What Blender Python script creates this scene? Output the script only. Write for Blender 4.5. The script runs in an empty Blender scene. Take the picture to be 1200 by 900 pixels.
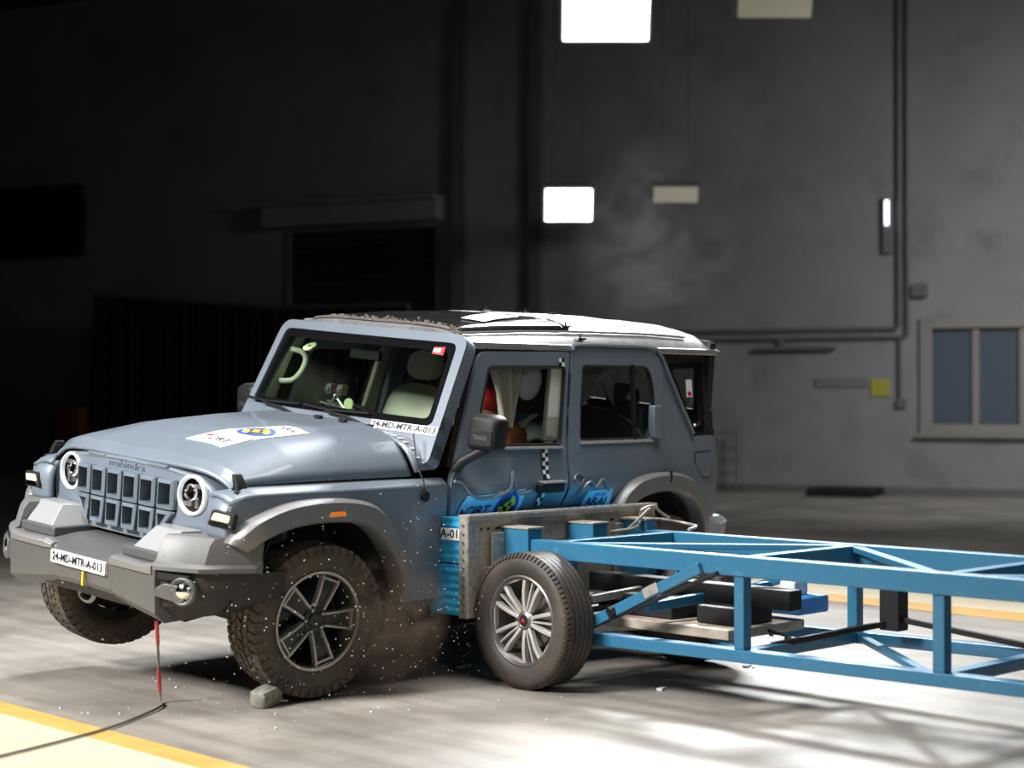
import bpy, bmesh, math, random
from math import sin, cos, pi, radians, sqrt, atan2, exp
from mathutils import Vector, Matrix, noise
from mathutils.geometry import delaunay_2d_cdt

random.seed(4)
SC = bpy.context.scene
COL = SC.collection

# ------------------------------------------------------------------ camera
cam = bpy.data.cameras.new('camera')
camo = bpy.data.objects.new('camera', cam)
COL.objects.link(camo)
SC.camera = camo
cam.sensor_width = 36.0
cam.lens = 60.0
cam.clip_end = 200
camo.location = (-5.14575, -7.63926, 1.505)
FWD = Vector((0.697148, 0.716893, 0.0069998)).normalized()
camo.rotation_euler = FWD.to_track_quat('-Z', 'Y').to_euler()
cam.dof.use_dof = True
cam.dof.focus_distance = 9.2
cam.dof.aperture_fstop = 1.4

# ------------------------------------------------------------------ exposure, world, hall lights
SC.view_settings.view_transform = 'Standard'
SC.view_settings.look = 'None'
SC.view_settings.exposure = 0.0
SC.view_settings.gamma = 1.0
world = bpy.data.worlds.new('hall_air')
SC.world = world
world.use_nodes = True
world.node_tree.nodes['Background'].inputs['Color'].default_value = (0.75, 0.85, 1.0, 1)
world.node_tree.nodes['Background'].inputs['Strength'].default_value = 0.004


def area(name, loc, target, sx, sy, power, color=(1, 1, 1), spread=180):
    l = bpy.data.lights.new(name, 'AREA')
    l.shape = 'RECTANGLE'
    l.size = sx
    l.size_y = sy
    l.energy = power
    l.color = color
    l.spread = radians(spread)
    o = bpy.data.objects.new(name, l)
    o.location = loc
    o.rotation_euler = (Vector(target) - Vector(loc)).to_track_quat('-Z', 'Y').to_euler()
    COL.objects.link(o)
    return o


area('flood_bank_front', (-7.9, 0.6, 6.3), (-0.4, 0.0, 1.0), 3.0, 1.6, 330, (1.0, 0.98, 0.95), 70)
area('flood_bank_over', (-0.4, -1.2, 7.6), (-0.4, -1.2, 0.0), 5.0, 2.0, 230, (1.0, 0.98, 0.95), 120)
area('flood_bank_sled', (3.4, -2.4, 7.4), (3.2, -2.8, 0), 3.0, 1.6, 85, (1.0, 0.97, 0.93), 110)
area('flood_bank_roof', (8.6, 3.4, 7.2), (2.4, 0.0, 1.7), 3.4, 1.6, 400, (0.95, 0.98, 1.0), 70)
area('camera_side_fill', (-3.5, -10.5, 6.0), (1.5, -1.0, 0.8), 2.5, 1.5, 22, (1.0, 0.98, 0.96), 90)  # weak fill added from the camera side, no lamp of the hall
area('wall_wash_lamp', (13.2, -1.0, 5.6), (17.6, 6.2, 1.4), 3.0, 1.0, 170, (0.95, 0.97, 1.0), 100)


# ------------------------------------------------------------------ materials
MATS = {}


def mat(name, color, rough=0.5, metal=0.0, coat=0.0, var=0.0, vscale=8.0, bump=0.0, bscale=60.0, spec=0.5, emis=None, estr=0.0, dirt=None, dscale=3.0, dlo=0.5, dhi=0.7):
    m = bpy.data.materials.new(name)
    m.use_nodes = True
    nt = m.node_tree
    b = nt.nodes['Principled BSDF']
    b.inputs['Base Color'].default_value = (*color, 1)
    b.inputs['Roughness'].default_value = rough
    b.inputs['Metallic'].default_value = metal
    b.inputs['Coat Weight'].default_value = coat
    b.inputs['Coat Roughness'].default_value = 0.06
    b.inputs['Specular IOR Level'].default_value = spec
    if emis:
        b.inputs['Emission Color'].default_value = (*emis, 1)
        b.inputs['Emission Strength'].default_value = estr
    tc = nt.nodes.new('ShaderNodeTexCoord')
    src = None
    if var > 0:
        n = nt.nodes.new('ShaderNodeTexNoise')
        n.inputs['Scale'].default_value = vscale
        n.inputs['Detail'].default_value = 6
        nt.links.new(tc.outputs['Object'], n.inputs['Vector'])
        r = nt.nodes.new('ShaderNodeValToRGB')
        r.color_ramp.elements[0].position = 0.3
        r.color_ramp.elements[1].position = 0.7
        r.color_ramp.elements[0].color = (*[max(0, c * (1 - var)) for c in color], 1)
        r.color_ramp.elements[1].color = (*[min(1, c * (1 + var)) for c in color], 1)
        nt.links.new(n.outputs['Fac'], r.inputs['Fac'])
        src = r.outputs['Color']
    if dirt:
        n = nt.nodes.new('ShaderNodeTexNoise')
        n.inputs['Scale'].default_value = dscale
        n.inputs['Detail'].default_value = 8
        n.inputs['Roughness'].default_value = 0.65
        nt.links.new(tc.outputs['Object'], n.inputs['Vector'])
        r = nt.nodes.new('ShaderNodeValToRGB')
        r.color_ramp.elements[0].position = dlo
        r.color_ramp.elements[1].position = dhi
        nt.links.new(n.outputs['Fac'], r.inputs['Fac'])
        mx = nt.nodes.new('ShaderNodeMix')
        mx.data_type = 'RGBA'
        nt.links.new(r.outputs['Color'], mx.inputs['Factor'])
        if src:
            nt.links.new(src, mx.inputs['A'])
        else:
            mx.inputs['A'].default_value = (*color, 1)
        mx.inputs['B'].default_value = (*dirt, 1)
        src = mx.outputs['Result']
    if src:
        nt.links.new(src, b.inputs['Base Color'])
    if bump > 0:
        n = nt.nodes.new('ShaderNodeTexNoise')
        n.inputs['Scale'].default_value = bscale
        n.inputs['Detail'].default_value = 4
        nt.links.new(tc.outputs['Object'], n.inputs['Vector'])
        bp = nt.nodes.new('ShaderNodeBump')
        bp.inputs['Strength'].default_value = bump
        bp.inputs['Distance'].default_value = 0.01
        nt.links.new(n.outputs['Fac'], bp.inputs['Height'])
        nt.links.new(bp.outputs['Normal'], b.inputs['Normal'])
    MATS[name] = m
    return m


def glassmat(name, tint, refl=1.0, rough=0.0):
    m = bpy.data.materials.new(name)
    m.use_nodes = True
    nt = m.node_tree
    nt.nodes.clear()
    o = nt.nodes.new('ShaderNodeOutputMaterial')
    t = nt.nodes.new('ShaderNodeBsdfTransparent')
    t.inputs['Color'].default_value = (*tint, 1)
    g = nt.nodes.new('ShaderNodeBsdfGlossy')
    g.inputs['Roughness'].default_value = rough
    g.inputs['Color'].default_value = (refl, refl, refl, 1)
    lw = nt.nodes.new('ShaderNodeLayerWeight')
    lw.inputs['Blend'].default_value = 0.5
    pw = nt.nodes.new('ShaderNodeMath')
    pw.operation = 'POWER'
    pw.inputs[1].default_value = 4.0
    nt.links.new(lw.outputs['Facing'], pw.inputs[0])
    f = nt.nodes.new('ShaderNodeMath')
    f.operation = 'MULTIPLY_ADD'
    f.inputs[1].default_value = 0.8
    f.inputs[2].default_value = 0.03
    nt.links.new(pw.outputs[0], f.inputs[0])
    mx = nt.nodes.new('ShaderNodeMixShader')
    nt.links.new(f.outputs[0], mx.inputs[0])
    nt.links.new(t.outputs[0], mx.inputs[1])
    nt.links.new(g.outputs[0], mx.inputs[2])
    nt.links.new(mx.outputs[0], o.inputs['Surface'])
    MATS[name] = m
    return m


PAINT = mat('slate_blue_paint', (0.160, 0.195, 0.238), 0.40, 0.1, 0.5, var=0.05, vscale=5, dirt=(0.19, 0.22, 0.25), dscale=40, dlo=0.62, dhi=0.78)
PAINT2 = mat('grille_paint', (0.12, 0.155, 0.19), 0.45, 0.1, 0.2)
ROOFP = mat('roof_paint_glare', (0.20, 0.20, 0.205), 0.36, 0.3, 0.3, dirt=(0.42, 0.41, 0.39), dscale=6, dlo=0.42, dhi=0.85)  # pale dust overlay raised, puts floodlight glare into the dark roof colour
PANO = mat('roof_glass_black', (0.012, 0.014, 0.014), 0.10, 0.0, 0.0, spec=0.35, dirt=(0.06, 0.055, 0.048), dscale=14, dlo=0.5, dhi=0.85)
HARD = mat('hardtop_black', (0.03, 0.032, 0.033), 0.4, 0.2, 0.2)
PLAST = mat('grey_cladding', (0.12, 0.12, 0.122), 0.40, 0.35, 0.1, bump=0.15, bscale=300)
SILV = mat('silver_cladding', (0.42, 0.43, 0.45), 0.38, 0.45, 0.2)
DARK = mat('black_plastic', (0.014, 0.014, 0.015), 0.5, 0, 0, bump=0.1, bscale=200, spec=0.3)
DUSTD = mat('dusty_black_plastic', (0.018, 0.016, 0.014), 0.6, 0, 0, dirt=(0.05, 0.042, 0.032), dscale=9, dlo=0.4, dhi=0.9)
BLACK = mat('deep_black', (0.004, 0.004, 0.004), 0.7)
GLOSSB = mat('gloss_black', (0.006, 0.006, 0.007), 0.12, 0, 0.5)
RUBBER = mat('tyre_rubber', (0.04, 0.036, 0.032), 0.75, 0, 0, dirt=(0.14, 0.105, 0.075), dscale=7, dlo=0.30, dhi=0.8, bump=0.2, bscale=120)
RUBBER2 = mat('sled_tyre_rubber', (0.04, 0.033, 0.029), 0.55, 0, 0, dirt=(0.115, 0.083, 0.06), dscale=5, dlo=0.4, dhi=0.9)
RIMS = mat('rim_silver', (0.42, 0.40, 0.37), 0.3, 0.5, 0)
RIMD = mat('rim_dark', (0.035, 0.033, 0.032), 0.38, 0.5, 0.2)
ALLOY = mat('alloy_silver', (0.55, 0.52, 0.49), 0.34, 0.35, 0)
ALLOYD = mat('alloy_grey', (0.16, 0.15, 0.145), 0.42, 0.7, 0)
STEEL = mat('plain_steel', (0.45, 0.45, 0.44), 0.35, 0.9, 0)
CHROME = mat('chrome', (0.75, 0.75, 0.76), 0.12, 1.0, 0)
WHITE = mat('white_sticker', (0.78, 0.79, 0.8), 0.45)
LBLUE = mat('light_blue_sticker', (0.36, 0.68, 0.88), 0.4)
INK = mat('black_ink', (0.01, 0.01, 0.012), 0.5)
INKR = mat('red_ink', (0.55, 0.02, 0.03), 0.5)
INKB = mat('blue_ink', (0.01, 0.05, 0.35), 0.5)
INKY = mat('yellow_ink', (0.75, 0.55, 0.03), 0.5)
INKP = mat('navy_ink', (0.02, 0.03, 0.16), 0.5)
GREEN = mat('green_ink', (0.3, 0.5, 0.1), 0.5)
CREAM = mat('cream_trim', (0.55, 0.57, 0.46), 0.6, bump=0.05)
SEAT = mat('seat_leather', (0.80, 0.79, 0.68), 0.5)
SEATD = mat('seat_grey', (0.12, 0.135, 0.13), 0.55)
AIRB = mat('airbag_cloth', (0.80, 0.70, 0.62), 0.8, var=0.15, vscale=6)
DUMR = mat('red_cloth', (0.55, 0.02, 0.015), 0.6)
TAN = mat('tan_skin_foam', (0.42, 0.22, 0.13), 0.6)
TEAL = mat('teal_cloth', (0.05, 0.14, 0.2), 0.6)
TARGET = mat('pale_green_target', (0.50, 0.62, 0.32), 0.5)
BLUE = mat('sled_blue_paint', (0.025, 0.16, 0.29), 0.42, 0.1, 0.3, dirt=(0.10, 0.22, 0.32), dscale=18, dlo=0.6, dhi=0.72)
FOIL = mat('barrier_blue_foil', (0.05, 0.52, 1.0), 0.4, 0.15, 0.1, var=0.15, vscale=20)
FLAREM = mat('grey_flare', (0.21, 0.21, 0.215), 0.4, 0.3, 0.1, bump=0.1, bscale=300)
PLATE = mat('dusty_steel_plate', (0.46, 0.39, 0.31), 0.6, 0.15, 0, var=0.3, vscale=9, dirt=(0.17, 0.14, 0.11), dscale=5, dlo=0.45, dhi=0.75, bump=0.2, bscale=40)
PLEDGE = mat('plate_edge_steel', (0.42, 0.40, 0.36), 0.45, 0.5, 0, var=0.2, vscale=30)
ORANGE = mat('orange_lens', (0.7, 0.15, 0.01), 0.25, emis=(1, 0.3, 0.03), estr=0.35)
WARM = mat('warm_indicator_light', (0.8, 0.7, 0.5), 0.3, emis=(1.0, 0.72, 0.36), estr=1.6)
DRL = mat('daylight_ring', (0.8, 0.82, 0.85), 0.25, emis=(0.85, 0.92, 1.0), estr=0.35)
RED = mat('red_lens', (0.25, 0.01, 0.01), 0.25, 0, 0.5)
LAMP = mat('lamp_diffuser', (0.9, 0.9, 0.9), 0.5, emis=(1.0, 0.99, 0.97), estr=9)
LAMPGLOW = mat('faint_glow_panel', (0.5, 0.47, 0.36), 0.6, emis=(1.0, 0.92, 0.7), estr=0.12)  # panel of a lamp that is off, faint glow added to its colour
LAMPC = mat('cool_tube_light', (0.9, 0.9, 0.95), 0.5, emis=(0.8, 0.82, 1.0), estr=3)
HOUSING = mat('lamp_housing', (0.12, 0.12, 0.12), 0.5)
CONDUIT = mat('conduit_grey', (0.10, 0.10, 0.095), 0.6)
SIGNG = mat('sign_grey', (0.13, 0.14, 0.15), 0.6)
SIGNY = mat('sign_yellow', (0.33, 0.28, 0.035), 0.6)
FRAME = mat('window_frame_beige', (0.20, 0.19, 0.165), 0.6)
WPANE = mat('window_pane_blue', (0.035, 0.055, 0.085), 0.35)
CURT = mat('black_curtain', (0.003, 0.003, 0.003), 0.9)
SHUT = mat('shutter_steel', (0.02, 0.019, 0.018), 0.6, 0.2)
CONE = mat('orange_board', (0.16, 0.04, 0.01), 0.6)
STONE = mat('concrete_lump', (0.22, 0.22, 0.18), 0.8, var=0.3, vscale=20, bump=0.5, bscale=30)
CABR = mat('red_cable', (0.45, 0.05, 0.05), 0.5)
CABG = mat('grey_cable', (0.16, 0.14, 0.13), 0.6)
SHARD = mat('glass_crumbs', (0.8, 0.82, 0.82), 0.2)
FLAP = mat('quarter_gloss_black', (0.008, 0.008, 0.009), 0.2, 0, 0.3)
GLASS = glassmat('windscreen_glass', (0.84, 0.89, 0.84), 0.8)
SGLASS = glassmat('side_glass', (0.80, 0.82, 0.80), 0.8)
LGLASS = glassmat('lamp_glass', (0.85, 0.87, 0.88), 0.9)


# ------------------------------------------------------------------ mesh helpers
def obj(name, verts, faces, m, parent=None, smooth=40, bevel=0.0, label=None, kind=None, seg=2):
    me = bpy.data.meshes.new(name)
    me.from_pydata([tuple(v) for v in verts], [], faces)
    me.materials.append(m)
    me.validate()
    o = bpy.data.objects.new(name, me)
    COL.objects.link(o)
    if parent is not None:
        o.parent = parent
    if smooth:
        for p in me.polygons:
            p.use_smooth = True
        me.set_sharp_from_angle(angle=radians(smooth))
    if bevel > 0:
        b = o.modifiers.new('bevel', 'BEVEL')
        b.width = bevel
        b.segments = seg
        b.limit_method = 'ANGLE'
        b.angle_limit = radians(35)
        b.harden_normals = True
    if label:
        o['label'] = label
    if kind:
        o['kind'] = kind
    return o


def tag(o, label, cat, group=None):
    o['label'] = label
    o['category'] = cat
    if group:
        o['group'] = group
    return o


def thing(name, label, cat, loc=(0, 0, 0), group=None):
    o = bpy.data.objects.new(name, None)
    o.empty_display_size = 0.2
    COL.objects.link(o)
    o.location = loc
    return tag(o, label, cat, group)


class MB:
    def __init__(s):
        s.v = []
        s.f = []

    def add(s, vs, fs):
        n = len(s.v)
        s.v += [Vector(v) for v in vs]
        s.f += [tuple(i + n for i in f) for f in fs]

    def box(s, c, d, R=None, taper=None):
        x, y, z = d[0] / 2, d[1] / 2, d[2] / 2
        vs = [Vector((i * x, j * y, k * z)) for k in (-1, 1) for j in (-1, 1) for i in (-1, 1)]
        if R is not None:
            vs = [R @ v for v in vs]
        vs = [v + Vector(c) for v in vs]
        s.add(vs, [(0, 2, 3, 1), (4, 5, 7, 6), (0, 1, 5, 4), (2, 6, 7, 3), (0, 4, 6, 2), (1, 3, 7, 5)])

    def beam(s, a, b, w, h, up=(0, 0, 1)):
        a, b = Vector(a), Vector(b)
        d = (b - a)
        L = d.length
        d.normalize()
        u = Vector(up)
        if abs(d.dot(u)) > 0.98:
            u = Vector((0, 1, 0))
        r = d.cross(u).normalized()
        u = r.cross(d)
        R = Matrix((r, d, u)).transposed()
        s.box((a + b) / 2, (w, L, h), R)

    def tube(s, pts, r, n=8, closed=False):
        pts = [Vector(p) for p in pts]
        rings = []
        N = len(pts)
        prev = None
        for i, p in enumerate(pts):
            if closed:
                d = pts[(i + 1) % N] - pts[i - 1]
            else:
                d = pts[min(i + 1, N - 1)] - pts[max(i - 1, 0)]
            d.normalize()
            u = prev if prev is not None else (Vector((0, 0, 1)) if abs(d.z) < 0.9 else Vector((1, 0, 0)))
            a = d.cross(u)
            if a.length < 1e-4:
                a = d.cross(Vector((0, 1, 0)))
            a.normalize()
            b = a.cross(d).normalized()
            prev = b
            rr = r[i] if isinstance(r, (list, tuple)) else r
            rings.append([p + a * (rr * cos(2 * pi * k / n)) + b * (rr * sin(2 * pi * k / n)) for k in range(n)])
        s.loft(rings, cap=not closed, loop=closed)

    def loft(s, rings, cap=True, loop=False, closed=True):
        n = len(rings[0])
        base = len(s.v)
        for r in rings:
            s.v += [Vector(p) for p in r]
        R = len(rings)
        for i in range(R if loop else R - 1):
            for k in range(n if closed else n - 1):
                a = base + i * n + k
                b = base + i * n + (k + 1) % n
                c = base + ((i + 1) % R) * n + (k + 1) % n
                d = base + ((i + 1) % R) * n + k
                s.f.append((a, d, c, b))
        if cap and not loop:
            s.f.append(tuple(base + k for k in range(n)))
            s.f.append(tuple(base + (R - 1) * n + k for k in reversed(range(n))))

    def lathe(s, prof, origin=(0, 0, 0), axis='y', n=48, closed=False):
        # prof: list of (radius, along)
        rings = []
        for k in range(n):
            a = 2 * pi * k / n
            ring = []
            for r, t in prof:
                c, q = r * cos(a), r * sin(a)
                if axis == 'y':
                    p = (c, t, q)
                elif axis == 'x':
                    p = (t, c, q)
                else:
                    p = (c, q, t)
                ring.append(Vector(p) + Vector(origin))
            rings.append(ring)
        s.loft(rings, cap=False, loop=True, closed=closed)

    def prism(s, pts, fn, d0, d1):
        # pts: 2-D polygon, fn(u, v, d) -> 3-D
        a = [fn(u, v, d0) for u, v in pts]
        b = [fn(u, v, d1) for u, v in pts]
        n = len(pts)
        s.add(a + b, [tuple(range(n)), tuple(reversed(range(n, 2 * n)))] + [(i, i + n, (i + 1) % n + n, (i + 1) % n) for i in range(n)])

    def build(s, name, m, parent=None, **k):
        me_v, me_f = s.v, s.f
        o = obj(name, me_v, me_f, m, parent, **k)
        bm = bmesh.new()
        bm.from_mesh(o.data)
        bmesh.ops.recalc_face_normals(bm, faces=bm.faces)
        bm.to_mesh(o.data)
        bm.free()
        if k.get('smooth', 40):
            o.data.set_sharp_from_angle(angle=radians(k.get('smooth', 40)))
        return o


def inside(p, poly):
    c = False
    x, y = p
    n = len(poly)
    for i in range(n):
        x1, y1 = poly[i]
        x2, y2 = poly[i - 1]
        if (y1 > y) != (y2 > y) and x < (x2 - x1) * (y - y1) / (y2 - y1) + x1:
            c = not c
    return c


def dens(poly, step):
    out = []
    for i in range(len(poly)):
        a = Vector(poly[i])
        b = Vector(poly[(i + 1) % len(poly)])
        k = max(1, int((b - a).length / step + 0.5))
        out += [tuple(a.lerp(b, j / k)) for j in range(k)]
    return out


def rounded(poly, r, n=4):
    out = []
    N = len(poly)
    for i in range(N):
        p = Vector(poly[i])
        a = Vector(poly[i - 1]) - p
        b = Vector(poly[(i + 1) % N]) - p
        rr = r[i] if isinstance(r, (list, tuple)) else r
        if rr <= 0:
            out.append(tuple(p))
            continue
        q = min(rr, a.length * 0.45, b.length * 0.45)
        s, e = p + a.normalized() * q, p + b.normalized() * q
        for k in range(n + 1):
            t = k / n
            out.append(tuple(s * (1 - t) ** 2 + p * 2 * t * (1 - t) + e * t * t))
    return out


def cdt(outline, holes=(), step=0.08):
    loops = [dens(outline, step)] + [dens(h, step) for h in holes]
    vs, es = [], []
    for L in loops:
        n = len(vs)
        vs += [Vector(p) for p in L]
        es += [(n + i, n + (i + 1) % len(L)) for i in range(len(L))]
    xs = [p[0] for p in loops[0]]
    ys = [p[1] for p in loops[0]]
    bd = [Vector(p) for L in loops for p in L]
    x = min(xs) + step / 2
    while x < max(xs):
        y = min(ys) + step / 2
        while y < max(ys):
            p = (x, y)
            if inside(p, loops[0]) and not any(inside(p, h) for h in loops[1:]):
                v = Vector(p)
                if all((v - b).length_squared > (0.45 * step) ** 2 for b in bd):
                    vs.append(v)
            y += step
        x += step
    V, E, F, *_ = delaunay_2d_cdt(vs, es, [], 0, 1e-5)
    fs = []
    for f in F:
        c = sum((V[i] for i in f), Vector((0, 0))) / len(f)
        if inside(c, loops[0]) and not any(inside(c, h) for h in loops[1:]):
            a, b, d = V[f[0]], V[f[1]], V[f[2]]
            if (b - a).cross(d - a) < 0:
                f = list(reversed(f))
            fs.append(tuple(f))
    return V, fs


def panel(name, outline, holes, fn, m, parent, thick=0.02, step=0.08, label=None, bevel=0.0, flip=False, smooth=35):
    """fn(u, v, d): d is the depth behind the surface."""
    V, F = cdt(outline, holes, step)
    n = len(V)
    vs = [fn(p[0], p[1], 0) for p in V] + [fn(p[0], p[1], thick) for p in V]
    fs = [f for f in F] + [tuple(i + n for i in reversed(f)) for f in F]
    cnt = {}
    for f in F:
        for i in range(3):
            e = (f[i], f[(i + 1) % 3])
            cnt[e] = 1
    for (a, b) in list(cnt):
        if (b, a) not in cnt:
            fs.append((b, a, a + n, b + n))
    if flip:
        fs = [tuple(reversed(f)) for f in fs]
    return obj(name, vs, fs, m, parent, smooth=smooth, bevel=bevel, label=label)


def surf(name, f, nu, nv, m, parent, thick=0.0, label=None, smooth=40, flip=False):
    vs = [Vector(f(i / nu, j / nv)) for i in range(nu + 1) for j in range(nv + 1)]
    fs = []
    W = nv + 1
    for i in range(nu):
        for j in range(nv):
            q = (i * W + j, (i + 1) * W + j, (i + 1) * W + j + 1, i * W + j + 1)
            fs.append(tuple(reversed(q)) if flip else q)
    o = obj(name, vs, fs, m, parent, smooth=smooth, label=label)
    if thick:
        s = o.modifiers.new('solid', 'SOLIDIFY')
        s.thickness = thick
        s.offset = -1
    return o


def interp(tab, x):
    if x <= tab[0][0]:
        return tab[0][1]
    for (a, b), (c, d) in zip(tab, tab[1:]):
        if x <= c:
            return b + (d - b) * (x - a) / (c - a)
    return tab[-1][1]


def sstep(a, b, x):
    t = max(0.0, min(1.0, (x - a) / (b - a)))
    return t * t * (3 - 2 * t)


def spline(pts, k=6):
    """Catmull-Rom through points of any dimension."""
    P = [Vector(p) for p in pts]
    out = []
    for i in range(len(P) - 1):
        p0, p1, p2, p3 = P[max(i - 1, 0)], P[i], P[i + 1], P[min(i + 2, len(P) - 1)]
        for j in range(k):
            t = j / k
            out.append(0.5 * ((2 * p1) + (p2 - p0) * t + (2 * p0 - 5 * p1 + 4 * p2 - p3) * t * t + (3 * p1 - p0 - 3 * p2 + p3) * t ** 3))
    out.append(P[-1])
    return out


def textmesh(body, size, bold=0.0):
    cu = bpy.data.curves.new('txt', 'FONT')
    cu.body = body
    cu.size = size
    cu.align_x = 'CENTER'
    cu.align_y = 'CENTER'
    cu.offset = bold
    cu.resolution_u = 2
    o = bpy.data.objects.new('txt', cu)
    COL.objects.link(o)
    dg = bpy.context.evaluated_depsgraph_get()
    me = bpy.data.meshes.new_from_object(o.evaluated_get(dg))
    vs = [v.co.copy() for v in me.vertices]
    fs = [tuple(p.vertices) for p in me.polygons]
    bpy.data.objects.remove(o)
    bpy.data.curves.remove(cu)
    bpy.data.meshes.remove(me)
    return vs, fs


def write(name, body, size, fn, m, parent, width=None, bold=0.0):
    vs, fs = textmesh(body, size, bold)
    if width:
        w = max(v.x for v in vs) - min(v.x for v in vs)
        k = width / w
    else:
        k = 1
    return obj(name, [fn(v.x * k, v.y) for v in vs], fs, m, parent, smooth=0)


def disc(n=20, r=1.0, r0=0.0, a0=0.0, a1=2 * pi):
    if r0 <= 0:
        vs = [(0, 0)] + [(r * cos(a0 + (a1 - a0) * k / n), r * sin(a0 + (a1 - a0) * k / n)) for k in range(n + 1)]
        return vs, [(0, k + 1, k + 2) for k in range(n)]
    vs = []
    for k in range(n + 1):
        a = a0 + (a1 - a0) * k / n
        vs += [(r0 * cos(a), r0 * sin(a)), (r * cos(a), r * sin(a))]
    return vs, [(2 * k, 2 * k + 1, 2 * k + 3, 2 * k + 2) for k in range(n)]


def emblem(fn, parent, r):
    """Ring with a quartered disc, four mesh pieces laid with fn(u, v)."""
    def put(name, parts, m, lift):
        vs, fs = [], []
        for V, F in parts:
            n = len(vs)
            vs += [fn(x * r, y * r, lift) for x, y in V]
            fs += [tuple(i + n for i in f) for f in F]
        obj(name, vs, fs, m, parent, smooth=0)
    put('emblem_ring', [disc(28, 1.0, 0.72)], INKB, 0.001)
    put('emblem_yellow', [disc(8, 0.72, 0, 0, pi / 2), disc(8, 0.72, 0, pi, 1.5 * pi)], INKY, 0.001)
    put('emblem_black', [disc(8, 0.72, 0.36, pi / 2, pi), disc(8, 0.72, 0.36, 1.5 * pi, 2 * pi), disc(8, 0.36, 0, 0, pi / 2), disc(8, 0.36, 0, pi, 1.5 * pi)], INK, 0.0016)
    put('emblem_core', [disc(8, 0.36, 0, pi / 2, pi), disc(8, 0.36, 0, 1.5 * pi, 2 * pi)], INKY, 0.0016)

# ------------------------------------------------------------------ the hall
def floor_material():
    m = bpy.data.materials.new('hall_floor')
    m.use_nodes = True
    nt = m.node_tree
    L = nt.links.new
    b = nt.nodes['Principled BSDF']
    tc = nt.nodes.new('ShaderNodeTexCoord')
    n1 = nt.nodes.new('ShaderNodeTexNoise')
    n1.inputs['Scale'].default_value = 0.9
    n1.inputs['Detail'].default_value = 9
    n1.inputs['Roughness'].default_value = 0.62
    L(tc.outputs['Object'], n1.inputs['Vector'])
    r = nt.nodes.new('ShaderNodeValToRGB')
    r.color_ramp.elements[0].position = 0.33
    r.color_ramp.elements[0].color = (0.19, 0.175, 0.155, 1)
    r.color_ramp.elements[1].position = 0.66
    r.color_ramp.elements[1].color = (0.40, 0.365, 0.325, 1)
    L(n1.outputs['Fac'], r.inputs['Fac'])
    # skid and scrape marks along the track
    mp = nt.nodes.new('ShaderNodeMapping')
    mp.inputs['Scale'].default_value = (4.0, 0.5, 1)
    mp.inputs['Rotation'].default_value = (0, 0, 0.35)
    L(tc.outputs['Object'], mp.inputs['Vector'])
    n2 = nt.nodes.new('ShaderNodeTexNoise')
    n2.inputs['Scale'].default_value = 1.6
    n2.inputs['Detail'].default_value = 8
    L(mp.outputs['Vector'], n2.inputs['Vector'])
    r2 = nt.nodes.new('ShaderNodeValToRGB')
    r2.color_ramp.elements[0].position = 0.30
    r2.color_ramp.elements[0].color = (0.72, 0.71, 0.70, 1)
    r2.color_ramp.elements[1].position = 0.6
    r2.color_ramp.elements[1].color = (1, 1, 1, 1)
    L(n2.outputs['Fac'], r2.inputs['Fac'])
    mx = nt.nodes.new('ShaderNodeMix')
    mx.data_type = 'RGBA'
    mx.blend_type = 'MULTIPLY'
    mx.inputs['Factor'].default_value = 1
    L(r.outputs['Color'], mx.inputs['A'])
    L(r2.outputs['Color'], mx.inputs['B'])
    L(mx.outputs['Result'], b.inputs['Base Color'])
    b.inputs['Roughness'].default_value = 0.5
    n3 = nt.nodes.new('ShaderNodeTexNoise')
    n3.inputs['Scale'].default_value = 25
    L(tc.outputs['Object'], n3.inputs['Vector'])
    bp = nt.nodes.new('ShaderNodeBump')
    bp.inputs['Strength'].default_value = 0.08
    bp.inputs['Distance'].default_value = 0.02
    L(n3.outputs['Fac'], bp.inputs['Height'])
    L(bp.outputs['Normal'], b.inputs['Normal'])
    return m


def wall_material():
    m = mat('hall_wall_paint', (0.20, 0.20, 0.205), 0.75, var=0.10, vscale=0.7, dirt=(0.12, 0.115, 0.10), dscale=1.2, dlo=0.52, dhi=0.8, bump=0.1, bscale=10)
    return m


FLOOR = floor_material()
WALLM = wall_material()
LANE = mat('pale_lane_paint', (0.60, 0.53, 0.38), 0.5, var=0.06, vscale=2)
LANEY = mat('yellow_line_paint', (0.62, 0.36, 0.10), 0.5, var=0.12, vscale=6)
CEILM = mat('ceiling_dark', (0.035, 0.035, 0.035), 0.8)


def struct(o):
    o['kind'] = 'structure'
    return o


fl = obj('floor', [(-30, -20, 0), (40, -20, 0), (40, 40, 0), (-30, 40, 0)], [(0, 1, 2, 3)], FLOOR, smooth=0)
struct(fl)
# the impact lane: bright floor between two yellow lines, pale paint outside them
for nm, x0, x1, mm, z in (('trim_1', -1.24, -1.09, LANEY, 0.004), ('trim_2', -3.6, -1.24, LANE, 0.003), ('trim_3', 5.25, 5.62, LANEY, 0.004), ('trim_4', 5.62, 6.9, LANE, 0.003)):
    y0, y1 = (-12, 3.2)
    if x0 > 0:
        y0, y1 = (-9, 1.0)
    mb = MB()
    mb.box(((x0 + x1) / 2, (y0 + y1) / 2, z / 2), (x1 - x0, y1 - y0, z))
    struct(mb.build(nm, mm, smooth=0))

W0 = Vector((16.149, 9.494, 0))
WS = Vector((-0.364536, 0.931189, 0))     # along the wall towards the left of the photo
WN = Vector((-0.931189, -0.364536, 0))    # out of the wall into the hall
WR = Matrix((WS, WN, Vector((0, 0, 1)))).transposed()


def wpt(s, z, d=0.0):
    return W0 + WS * s + WN * d + Vector((0, 0, z))


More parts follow.
